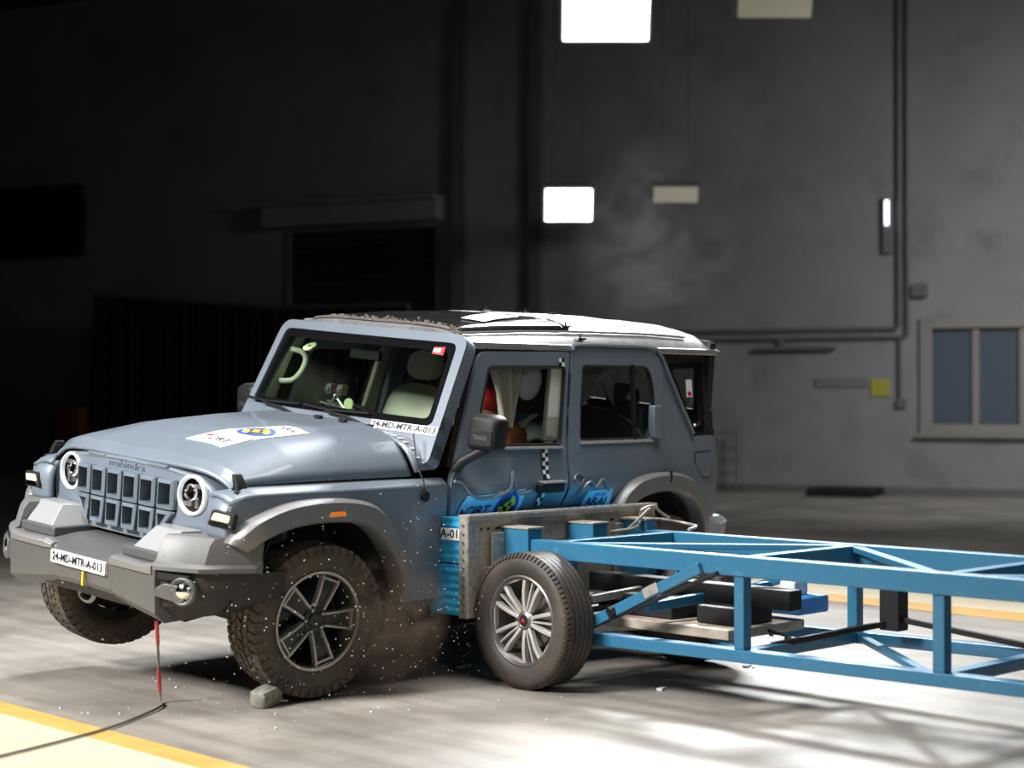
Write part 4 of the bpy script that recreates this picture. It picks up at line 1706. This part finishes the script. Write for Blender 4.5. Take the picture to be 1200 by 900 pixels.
def front_seat(x, y, m, mside):
    st = bpy.data.objects.new('seat', None)
    COL.objects.link(st)
    st.parent = CAR
    st.location = (x, y, .62)
    T = Matrix.Rotation(radians(14), 3, 'Y')
    mb = MB()
    pillow(mb, (-.28, 0, .24), (.58, .52, .18))
    mb.build('seat_cushion', m, st, smooth=60)
    mb = MB()
    pillow(mb, (.07, 0, .54), (.15, .52, .66), R=T, p=3)
    mb.build('seat_back', m, st, smooth=60)
    mb = MB()
    pillow(mb, (.175, 0, .975), (.10, .29, .19), R=T)
    mb.build('headrest', m, st, smooth=60)
    mb = MB()
    for s in (-.07, .07):
        mb.tube([(.13, s, .80), (.165, s, .93)], .008, 8)
    mb.build('headrest_post', CHROME, st)
    mb = MB()
    mb.box((-.22, 0, .06), (.5, .44, .2))
    mb.build('seat_base', BLACK, st, bevel=.02)


front_seat(1.72, .36, SEAT, SEATD)
front_seat(2.02, -.40, SEATD, SEATD)
mb = MB()
pillow(mb, (2.62, 0, .86), (.5, 1.25, .2))
pillow(mb, (2.86, 0, 1.12), (.16, 1.25, .55), R=Matrix.Rotation(radians(14), 3, 'Y'))
for y_ in (-.38, .38):
    pillow(mb, (2.95, y_, 1.47), (.10, .26, .16))
mb.build('rear_bench', SEATD, CAR, smooth=60)
# dashboard and steering wheel
mb = MB()
rings = []
for y_ in (-.70, -.6, 0, .6, .70):
    rings.append([(.88, y_, 1.0), (.86, y_, 1.29), (.96, y_, 1.315), (1.18, y_, 1.29), (1.25, y_, 1.20), (1.22, y_, 1.0)])
mb.loft(rings)
mb.build('dashboard', DARK, CAR, bevel=.01)
mb = MB()
T = Matrix.Rotation(radians(-25), 3, 'Y')
mb.tube([T @ Vector((0, .18 * cos(a), .18 * sin(a))) + Vector((1.40, .37, 1.18)) for a in [i * pi / 12 for i in range(24)]], .015, 8, closed=True)
mb.tube([(1.24, .37, 1.12), (1.40, .37, 1.18)], .03, 8)
mb.box((1.395, .37, 1.18), (.02, .32, .04), T)
mb.build('steering_wheel', DARK, CAR)
# side lining
for sd in (-1, 1):
    mb = MB()
    mb.box((2.2, sd * (.765 if sd > 0 else .64), .90), (2.4, .02, .62))
    mb.build('door_lining', SEATD if sd > 0 else BLACK, CAR)
    mb = MB()
    mb.loft([[(1.84, sd * .68, 1.70), (1.96, sd * .68, 1.70), (1.96, sd * .72, 1.70), (1.84, sd * .72, 1.70)], [(1.74, sd * .75, 1.24), (1.88, sd * .75, 1.24), (1.88, sd * .785, 1.24), (1.74, sd * .785, 1.24)]])
    mb.build('pillar_trim', CREAM, CAR, bevel=.01)
    # screen pillar trim with its grab handle
    mb = MB()
    mb.loft([[(1.10, sd * .655, 1.74), (1.17, sd * .655, 1.74), (1.17, sd * .69, 1.74), (1.10, sd * .69, 1.74)], [(.98, sd * .70, 1.50), (1.07, sd * .70, 1.50), (1.07, sd * .745, 1.50), (.98, sd * .745, 1.50)], [(.90, sd * .72, 1.34), (1.02, sd * .72, 1.34), (1.02, sd * .765, 1.34), (.90, sd * .765, 1.34)]])
    pt = mb.build('screen_pillar_trim', CREAM, CAR, bevel=.01)
    if sd > 0:
        mb = MB()
        mb.tube(spline([(1.06, .67, 1.655), (1.10, .62, 1.645), (1.12, .60, 1.60), (1.09, .60, 1.53), (1.05, .63, 1.475), (1.0, .69, 1.465)], 5), .017, 10)
        mb.build('grab_handle', CREAM, pt)
# camera stand and targets on the dashboard
rg = bpy.data.objects.new('camera_stand', None)
COL.objects.link(rg)
rg.parent = CAR
rg.location = (1.02, .20, 1.33)
mb = MB()
for a, b in (((0, -.10, 0), (.0, .02, .09)), ((0, .12, 0), (0, -.02, .09)), ((-.08, 0, 0), (0, 0, .10)), ((.09, .02, 0), (0, 0, .10)), ((0, -.16, .02), (.02, .10, .05)), ((0, .14, .04), (0, -.08, .02)), ((0, -.05, .02), (.0, -.2, .0))):
    mb.tube([a, b], .007, 6)
mb.build('stand_leg', STEEL, rg)
mb = MB()
for y_ in (-.045, .05):
    mb.box((0, y_, .125), (.05, .04, .06))
    mb.box((-.03, y_, .125), (.02, .03, .03))
mb.build('small_camera', STEEL, rg, bevel=.005)
mb = MB()
mb.lathe([(.0, -.004), (.036, -.004), (.038, .004), (.0, .006)], (.93, .0, 1.385), axis='x', n=24)
mb.build('round_target', TARGET, CAR)
c = wsf(.44, .47, .02)
mb = MB()
mb.lathe([(.014, -.004), (.042, -.004), (.042, .004), (.014, .004)], (0, 0, 0), axis='x', n=24, closed=True)
mb.v = [Matrix.Rotation(radians(60), 3, 'Y') @ v + c for v in mb.v]
mb.build('round_target', TARGET, CAR)
# rear-view mirror
mb = MB()
mb.box((1.10, .06, 1.67), (.03, .24, .06))
mb.tube([(1.10, .06, 1.70), (1.06, .06, 1.77)], .012, 6)
mb.build('inner_mirror', DARK, CAR, bevel=.01)

# deployed curtain airbag, dummy and padding in the struck front window
def bag(u, v):
    # u down, v along
    zt, zb = 1.69, 1.34
    xl, xr = 1.34 + .10 * u, 1.64 - .10 * u ** 1.4
    x = xl + (xr - xl) * v
    y = -.66 - .035 * sin(v * 15 + u * 1.2) - .02 * sin(v * 5) - .05 * u
    return (x, y, zt + (zb - zt) * u - .02 * sin(v * pi))


surf('curtain_airbag', bag, 24, 40, AIRB, CAR, thick=.01, smooth=60)
mb = MB()
pillow(mb, (1.73, -.64, 1.575), (.20, .09, .22), p=2.2, R=Matrix.Rotation(radians(25), 3, 'Y'))
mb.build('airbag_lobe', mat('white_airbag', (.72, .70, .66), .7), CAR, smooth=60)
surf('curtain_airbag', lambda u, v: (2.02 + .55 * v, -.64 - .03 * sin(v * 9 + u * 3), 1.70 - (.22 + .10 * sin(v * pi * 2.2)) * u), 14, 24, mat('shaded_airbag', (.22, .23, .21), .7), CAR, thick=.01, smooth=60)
mb = MB()
mb.loft([[(2.05, -.62, 1.50), (2.05, -.62, 1.42), (2.05, -.56, 1.42), (2.05, -.56, 1.50)], [(2.2, -.62, 1.475), (2.2, -.62, 1.43), (2.2, -.57, 1.43), (2.2, -.57, 1.475)], [(2.33, -.60, 1.447), (2.33, -.60, 1.437), (2.33, -.59, 1.437), (2.33, -.59, 1.447)]])
mb.build('airbag_fold', AIRB, CAR, bevel=.01)
mb = MB()
mb.tube(spline([(2.66, -.62, 1.68), (2.72, -.62, 1.66), (2.76, -.62, 1.60), (2.75, -.62, 1.53), (2.70, -.62, 1.47)], 5), .016, 8)
mb.build('belt_guide', CREAM, CAR)
mb = MB()
mb.box((2.735, -.60, 1.475), (.05, .03, .03))
mb.build('belt_buckle', CHROME, CAR, bevel=.004)
mb = MB()
pillow(mb, (1.52, -.50, 1.46), (.20, .18, .15))
mb.build('dummy_head_wrap', DUMR, CAR, smooth=60)
mb = MB()
pillow(mb, (1.50, -.48, 1.365), (.26, .22, .10))
mb.build('dummy_neck', TAN, CAR, smooth=60)
mb = MB()
pillow(mb, (1.74, -.52, 1.36), (.22, .12, .05), p=4)
mb.build('dummy_collar', TEAL, CAR, smooth=60)
mb = MB()
pillow(mb, (1.70, -.46, 1.22), (.30, .34, .26))
mb.build('dummy_shoulder', mat('dummy_orange', (.45, .16, .05), .6), CAR, smooth=60)
mb = MB()
mb.loft([[(1.74 + a, -.60, 1.20 + b), (1.80 + a, -.60, 1.20 + b), (1.80 + a, -.56, 1.20 + b), (1.74 + a, -.56, 1.20 + b)] for a, b in ((-.18, -.05), (-.08, .06), (.02, .14), (.12, .18))])
mb.build('seat_bolster', CREAM, CAR, bevel=.01)

# ------------------------------------------------------------------ the impact sled
SL0 = Vector((1.68, -1.0, 0))
SLD = thing('impact_sled', 'blue tubular steel barrier sled on road wheels, rammed square into the side of the car', 'sled', SL0)


def sb(mb, name, m, parent=None, **k):
    mb.v = [v - SL0 for v in mb.v]
    return mb.build(name, m, parent or SLD, **k)


# crushed foam blocks behind blue foil
def carside(xw, zw):
    """world y of the car's struck side"""
    Minv = CARR.transposed()
    y = -.80
    for _ in range(6):
        q = Minv @ (Vector((xw, y, zw)) - Vector((0, 0, .0745)))
        tgt = -yb(q.x, q.z)
        y += (tgt - q.y) * .98
    return y


for ci in range(3):
    for ri in range(2):
        x0, x1 = .93 + .5 * ci + .003, .93 + .5 * (ci + 1) - .003
        z0, z1 = (.345, .612) if ri == 0 else (.622, .862)
        ph = ci * 2.1 + ri * 1.3
        rings = []
        n = 26
        for i in range(n + 1):
            z = z0 + (z1 - z0) * i / n
            wv = .006 * sin(z * 150 + ph) + .006 * noise.noise((z * 40, ph, 0)) + .02 * noise.noise((z * 7, ph, 3))
            ye = 0
            ring = []
            nx = 8
            for k in range(nx + 1):
                x = x0 + wv * (1 if k == 0 and ci == 0 else .15) * (1) + (x1 - x0) * k / nx
                yf_ = max(carside(x, z) - .004, -.93) + .006 * sin(z * 120 + k)
                ring.append((x, yf_, z))
            for k in range(nx, -1, -1):
                ring.append((x0 + (wv * .5 if ci == 0 else 0) + (x1 - x0) * k / nx, -1.0, z))
            rings.append(ring)
        mb = MB()
        mb.loft(rings)
        sb(mb, 'foam_block', FOIL, smooth=70)
# ripped gap strip and number label on the end face
mb = MB()
mb.box((.917, -.935, .775), (.003, .145, .062))
lb = sb(mb, 'number_label', WHITE, smooth=0)
vs, fs = textmesh('A-01', .05, .001)
w_ = max(v.x for v in vs) - min(v.x for v in vs)
o = obj('label_text', [Vector((.9145, -.935 - v.x * .135 / w_, .775 + v.y * 1.3)) - SL0 for v in vs], fs, INK, lb, smooth=0)
# backing plate with edge strips, holes and bolts
mb = MB()
mb.box((1.68, -1.027, .605), (1.50, .054, .525))
bp_ = sb(mb, 'backing_plate', PLATE, bevel=.006)
mb = MB()
mb.box((.926, -1.030, .605), (.010, .064, .54))
mb.box((.965, -1.060, .605), (.080, .012, .535))
mb.box((1.68, -1.0625, .858), (1.51, .014, .030))
mb.box((1.68, -1.028, .874), (1.51, .075, .010))
sb(mb, 'edge_strip', PLEDGE, bp_, bevel=.003)
mb = MB()
for k in range(11):
    mb.lathe([(.0, -.004), (.009, -.003), (.009, .003)], (.917, -1.035, .375 + k * .045), axis='x', n=8)
for k in range(22):
    mb.lathe([(.0, .007), (.007, .006), (.007, .0)], (.97 + k * .068, -1.04, .878), axis='z', n=8)
for z_ in (.40, .50, .60, .70, .80):
    mb.lathe([(.0, -.005), (.009, -.004), (.009, .002)], (.965, -1.066, z_), axis='y', n=8)
sb(mb, 'bolt', STEEL, bp_, kind='stuff')
mb = MB()
for x_, w_ in ((1.03, .012), (1.08, .012), (1.15, .035), (2.05, .03)):
    mb.box((x_, -1.055, .80), (w_, .006, .012))
sb(mb, 'slot', BLACK, bp_)
mb = MB()
mb.box((1.08, -1.056, .56), (.05, .006, .05))
sb(mb, 'tape_patch', PLEDGE, bp_)

# mounting blocks between plate and frame
for x_, w_, z0, z1 in ((1.235, .11, .24, .80), (1.74, .12, .69, .80), (2.17, .09, .24, .80)):
    mb = MB()
    mb.box((x_, -1.155, (z0 + z1) / 2), (w_, .20, z1 - z0))
    sb(mb, 'mount_block', BLUE, bevel=.008)
for x_ in (1.22, 2.19):
    mb = MB()
    mb.box((x_ - .01, -1.07, .60), (.24, .02, .36))
    sb(mb, 'mount_flange', PLEDGE, bevel=.004)
for x_, w_ in ((1.74, .13), (2.17, .12), (1.235, .12)):
    mb = MB()
    mb.box((x_, -1.155, .806), (w_, .21, .012))
    sb(mb, 'mount_cap', PLEDGE, bevel=.003)
# frame tubes
NX, FX = 1.24, 2.16
YE = -5.0


def bt(name, a, b, w=.07, h=.09, m=BLUE):
    mb = MB()
    mb.beam(a, b, w, h)
    return sb(mb, name, m, bevel=.006)


for x_ in (NX, FX):
    bt('top_rail', (x_, -1.16, .700), (x_, YE, .712), .08, .095)
    bt('bottom_rail', (x_, -1.22, .262), (x_, YE, .318), .08, .06)
for y_ in (-1.42, -2.63, -3.70, -4.90):
    bt('cross_tube', (NX + .04, y_, .705), (FX - .04, y_, .705), .07, .085)
    zz_ = .262 + (-1.22 - y_) * .0148
    bt('cross_tube', (NX + .04, y_, zz_), (FX - .04, y_, zz_), .07, .055)
for x_ in (NX, FX):
    for y_ in (-1.50, -2.63, -3.70, -4.90):
        zz_ = .29 + (-1.22 - y_) * .0148
        bt('upright', (x_, y_, zz_), (x_, y_, .66), .06, .06)
for (a, b) in (((FX - .03, -2.66), (NX + .03, -3.67)), ((NX + .03, -3.73), (FX - .03, -4.87)), ((NX + .03, -1.50), (FX - .03, -2.58))):
    bt('top_diagonal', (a[0], a[1], .730), (b[0], b[1], .732), .06, .03)
for (a, b) in (((FX - .03, -2.70), (NX + .03, -3.66)), ((NX + .03, -3.74), (FX - .03, -4.86)), ((FX - .03, -1.50), (NX + .03, -2.58))):
    bt('bottom_diagonal', (a[0], a[1], .28), (b[0], b[1], .29), .05, .03)
bt('side_brace', (NX - .055, -1.72, .36), (NX - .055, -2.42, .685), .03, .055)
bt('side_brace', (FX, -1.60, .34), (FX, -2.50, .66), .04, .05)
mb = MB()
mb.tube([Vector((NX - .05, -1.70, .33)), Vector((NX - .05, -2.52, .665))], .012, 8)
mb.tube([Vector((NX - .08, -1.85, .415)), Vector((NX - .03, -1.87, .43))], .035, 8)
sb(mb, 'tie_rod', DARK)
mb = MB()
mb.box((NX - .0735, -2.12, .553), (.004, .10, .05), Matrix.Rotation(radians(-25), 3, 'X'))
sb(mb, 'paper_label', PLEDGE, smooth=0)
# floor tray, ballast and boxes inside the frame
bt('centre_beam', (1.70, -1.25, .50), (1.70, -2.6, .50), .10, .10, DARK)
mb = MB()
mb.box((1.70, -1.95, .34), (.62, .95, .05))
sb(mb, 'tray', PLATE, bevel=.005)
mb = MB()
mb.box((1.72, -1.80, .42), (.45, .35, .11))
mb.box((1.66, -2.25, .41), (.30, .25, .09))
sb(mb, 'ballast_block', DARK, bevel=.01)
bt('suspension_arm', (1.10, -1.40, .35), (1.62, -1.30, .42), .05, .05, PLEDGE)
bt('suspension_arm', (1.10, -1.45, .30), (1.62, -1.75, .30), .05, .03, PLEDGE)
bt('suspension_arm', (2.26, -1.40, .35), (1.75, -1.30, .42), .05, .05, PLEDGE)
bt('lattice_bar', (NX + .03, -2.0, .45), (FX - .03, -2.1, .50), .04, .05)
bt('lattice_bar', (NX + .03, -1.62, .46), (FX - .03, -1.62, .50), .04, .04, PLEDGE)
# grey column and small equipment further back
bt('equipment_column', (2.02, -2.95, .36), (2.02, -2.95, .66), .09, .11, DARK)
bt('strut', (2.02, -2.95, .40), (1.50, -2.60, .30), .03, .03, DARK)
bt('strut', (2.02, -2.95, .42), (2.10, -3.68, .34), .03, .03, DARK)
mb = MB()
mb.box((2.02, -2.35, .44), (.26, .26, .09))
sb(mb, 'blue_case', mat('bright_blue_case', (.05, .25, .6), .4), bevel=.015)
mb = MB()
mb.box((2.02, -2.35, .52), (.12, .10, .08))
sb(mb, 'case_handle', WHITE, bevel=.015)
mb = MB()
for k in range(4):
    p0 = Vector((1.6 + .05 * random.random(), -1.9 - .13 * k, .33))
    mb.tube(spline([p0, p0 + Vector((.1 * random.random(), -.08, .08 * random.random())), p0 + Vector((.15, -.22, -.02)), p0 + Vector((.05 - .1 * random.random(), -.34, .0))], 4), .008, 5)
sb(mb, 'hose', DARK)
mb = MB()
for q in ([(2.16, -1.18, .80), (2.12, -1.22, .86), (2.20, -1.24, .88), (2.30, -1.20, .84), (2.36, -1.22, .80)], [(2.05, -1.16, .74), (2.08, -1.22, .80), (2.14, -1.25, .86), (2.22, -1.22, .87)], [(1.88, -1.2, .75), (2.0, -1.24, .76), (2.1, -1.22, .78), (2.14, -1.2, .84)], [(2.3, -1.2, .80), (2.4, -1.3, .775), (2.36, -1.42, .765), (2.2, -1.5, .76)]):
    mb.tube(spline([Vector(p) for p in q], 5), .009, 6)
sb(mb, 'signal_cable', PLEDGE)


def sled_wheel(x, y, z, out, spin):
    w = bpy.data.objects.new('wheel', None)
    COL.objects.link(w)
    w.parent = SLD
    w.location = Vector((x, y, z)) - SL0
    # local -y (outer face) turned towards world -x or +x
    w.rotation_euler = (0, 0, -pi / 2 if out < 0 else pi / 2)
    R, W, rr = .350, .215, .232
    mb = MB()
    tyre(mb, R, W, rr, tread='ribs')
    mb.build('tyre', RUBBER2, w, smooth=50)
    h = W / 2
    mb = MB()
    mb.lathe([(rr + .004, -h * .84), (rr - .004, -h * .88), (rr - .014, -h * .82), (rr - .024, -h * .4), (rr - .04, 0), (rr - .04, h * .8), (rr + .004, h * .84)], n=64)
    mb.lathe([(.0, .05), (.14, .04), (.15, .02), (.14, .0), (.0, -.01)], n=32)
    mb.build('rim_barrel', ALLOYD, w, smooth=50)
    yf = -h * .72
    for k in range(5):
        a = spin + 2 * pi * k / 5

        def P(r, t, y, a=a):
            return Matrix.Rotation(-a, 3, 'Y') @ Vector((r, y, t))
        mb = MB()
        for s in (-1, 1):
            mb.loft([[P(r, s * t - w1, yf + dy), P(r, s * t + w1, yf + dy), P(r, s * t + w1 * 1.3, yf + dy + .03), P(r, s * t - w1 * 1.3, yf + dy + .03)] for r, t, w1, dy in ((.035, .012, .010, .014), (.09, .030, .009, .004), (.15, .056, .010, -.004), (.195, .075, .011, .0), (.224, .080, .012, .006))])
        mb.loft([[P(.205, t, yf), P(.226, t, yf + .004), P(.226, t, yf + .03), P(.205, t, yf + .03)] for t in (-.085, .085)])
        sp = mb.build('spoke', ALLOY, w, bevel=.002)
    for k in range(5):
        a = spin + 2 * pi * (k + .5) / 5

        def P(r, t, y, a=a):
            return Matrix.Rotation(-a, 3, 'Y') @ Vector((r, y, t))
        mb = MB()
        mb.loft([[P(r, -w1, yf + dy), P(r, w1, yf + dy), P(r, w1, yf + dy + .02), P(r, -w1, yf + dy + .02)] for r, w1, dy in ((.04, .004, .012), (.13, .004, .006), (.225, .005, .006))])
        mb.build('thin_spoke', ALLOY, w)
    mb = MB()
    mb.lathe([(.030, yf + .006), (.034, yf + .004), (.060, yf + .018), (.062, yf + .05)], n=32)
    mb.build('hub', ALLOYD, w)
    mb = MB()
    mb.lathe([(.0, yf + .002), (.028, yf + .003), (.031, yf + .012)], n=24)
    hc = mb.build('hub_cap', DARK, w)
    mb = MB()
    mb.prism([(-.014, -.010), (-.004, .014), (.0, .004), (.004, .014), (.014, -.010), (.004, .0), (0, -.010), (-.004, .0)], lambda u, v, d: (u, d, v), yf - .001, yf + .003)
    mb.build('cap_mark', INKR, hc, smooth=0)
    mb = MB()
    for k in range(5):
        a = spin + 2 * pi * k / 5 + .3
        mb.lathe([(.0, yf + .012), (.009, yf + .014), (.009, yf + .03)], (.048 * cos(a), 0, .048 * sin(a)), n=8)
    mb.build('wheel_nut', DARK, w, kind='stuff')


for x_, o_ in ((1.075, -1), (2.33, 1)):
    sled_wheel(x_, -1.40, .352, o_, radians(36))
    sled_wheel(x_, -4.62, .352, o_, radians(20))
for y_ in (-1.40, -4.62):
    mb = MB()
    mb.tube([Vector((1.09, y_, .352)), Vector((2.31, y_, .352))], .03, 10)
    sb(mb, 'axle', DARK)

# ------------------------------------------------------------------ loose things on the floor
def lump(name, label, c, d, rz, m=STONE):
    mb = MB()
    rnd = random.Random(int(c[0] * 1000))
    pillow(mb, (0, 0, 0), d, p=5, n=14, m=8)
    for i, v in enumerate(mb.v):
        mb.v[i] = v * (1 + .10 * noise.noise(v * 25 + Vector((c[0], 3, 0))))
    o = mb.build(name, m, None, smooth=35)
    o.location = c
    o.rotation_euler = (radians(6), radians(-8), rz)
    tag(o, label, 'debris')


lump('concrete_lump', 'small grey-green lump lying in front of the near front wheel', (-.225, -.87, .050), (.17, .10, .095), radians(20))
mb = MB()
pts = [(-.62, -.52, .42), (-.60, -.50, .30), (-.57, -.46, .17), (-.55, -.44, .06), (-.56, -.46, .016), (-.62, -.56, .012), (-.85, -.72, .010), (-1.13, -.88, .012), (-1.59, -1.04, .012), (-2.2, -1.2, .012)]
mb.tube(spline([Vector(p) for p in pts], 6), .0065, 6)
cb = thing('trailing_cable', 'thin red and grey cable hanging from the front bumper and trailing over the floor', 'cable', (-.62, -.52, 0))
mb.v = [v - cb.location for v in mb.v]
mb.build('cable_sheath', CABG, cb)
mb = MB()
for i0, i1 in ((0, 1), (2, 3)):
    P_ = spline([Vector(p) for p in pts], 6)
    mb.tube([p - cb.location for p in P_[i0 * 6:i1 * 6 + 1]], .0095, 6)
mb.build('red_sleeve', CABR, cb)
mb = MB()
rn = random.Random(7)
for k in range(110):
    x_, y_ = rn.gauss(1.2, 1.1), rn.gauss(-1.0, .55)
    s = rn.uniform(.003, .010)
    mb.box((x_, y_, s * .3 + .001), (s * 1.5, s, s * .6), Matrix.Rotation(rn.random() * 3, 3, 'Z'))
for x_, y_, w_ in ((1.80, -.60, .09), (1.27, -.66, .10), (2.4, -1.75, .06), (1.5, -1.9, .05)):
    mb.box((x_, y_, .006), (w_, .03, .012), Matrix.Rotation(.3, 3, 'Z'))
o = mb.build('glass_crumbs', SHARD, None, smooth=0)
o['kind'] = 'stuff'
tag(o, 'pale glass and foil crumbs scattered on the floor under the crash', 'debris')
# specks thrown up around the near front wheel
mb = MB()
for k in range(520):
    if k < 330:
        c = Vector((rn.gauss(-.1, .55), rn.uniform(-1.35, -.92), abs(rn.gauss(.45, .30))))
    else:
        c = Vector((rn.gauss(.95, .35), rn.uniform(-1.15, -.95), abs(rn.gauss(.35, .2))))
    s = rn.uniform(.0015, .0042)
    mb.box(c, (s, s, s), Matrix.Rotation(rn.random() * 3, 3, 'Y'))
o = mb.build('flying_specks', SHARD, None, smooth=0)
o['kind'] = 'stuff'
tag(o, 'tiny pale specks flying in the air around the near front wheel', 'debris')


# ------------------------------------------------------------------ dust and smoke in the air
def smoke(name, label, loc, dims, rot, dens_, scale, lo, hi, color=(.8, .75, .68), stretch=(1, 1, 1)):
    mb = MB()
    pillow(mb, (0, 0, 0), dims, p=2.2, n=24, m=14)
    m = bpy.data.materials.new(name)
    m.use_nodes = True
    nt = m.node_tree
    nt.nodes.clear()
    L = nt.links.new
    out = nt.nodes.new('ShaderNodeOutputMaterial')
    vol = nt.nodes.new('ShaderNodeVolumePrincipled')
    vol.inputs['Color'].default_value = (*color, 1)
    vol.inputs['Anisotropy'].default_value = .2
    tc = nt.nodes.new('ShaderNodeTexCoord')
    mp = nt.nodes.new('ShaderNodeMapping')
    mp.inputs['Scale'].default_value = stretch
    L(tc.outputs['Object'], mp.inputs['Vector'])
    n = nt.nodes.new('ShaderNodeTexNoise')
    n.inputs['Scale'].default_value = scale
    n.inputs['Detail'].default_value = 5
    n.inputs['Distortion'].default_value = 1.2
    L(mp.outputs['Vector'], n.inputs['Vector'])
    mr = nt.nodes.new('ShaderNodeMapRange')
    mr.inputs['From Min'].default_value = lo
    mr.inputs['From Max'].default_value = hi
    mr.inputs['To Min'].default_value = 0
    mr.inputs['To Max'].default_value = dens_
    L(n.outputs['Fac'], mr.inputs['Value'])
    # fade towards the edge of the cloud
    sc = nt.nodes.new('ShaderNodeVectorMath')
    sc.operation = 'MULTIPLY'
    sc.inputs[1].default_value = (2 / dims[0], 2 / dims[1], 2 / dims[2])
    L(tc.outputs['Object'], sc.inputs[0])
    ln = nt.nodes.new('ShaderNodeVectorMath')
    ln.operation = 'LENGTH'
    L(sc.outputs[0], ln.inputs[0])
    fd = nt.nodes.new('ShaderNodeMapRange')
    fd.inputs['From Min'].default_value = 1.0
    fd.inputs['From Max'].default_value = .2
    L(ln.outputs['Value'], fd.inputs['Value'])
    mu = nt.nodes.new('ShaderNodeMath')
    mu.operation = 'MULTIPLY'
    L(mr.outputs[0], mu.inputs[0])
    L(fd.outputs[0], mu.inputs[1])
    L(mu.outputs[0], vol.inputs['Density'])
    L(vol.outputs[0], out.inputs['Volume'])
    o = mb.build(name, m, None)
    o.location = loc
    o.rotation_euler = rot
    o['kind'] = 'stuff'
    tag(o, label, 'dust')
    return o


smoke('dust_cloud', 'brown dust swirling behind the near front wheel', (.46, -1.02, .36), (.72, .36, .82), (0, 0, 0), 17.0, 4, .40, .75, (.55, .42, .32))
smoke('roof_smoke', 'thin pale smoke drifting up above the rear roof', (5.8, 1.9, 2.7), (3.2, 1.5, 1.7), (0, radians(18), radians(40)), .15, 1.5, .48, .8, (.8, .78, .75), (1, 1, 1.6))
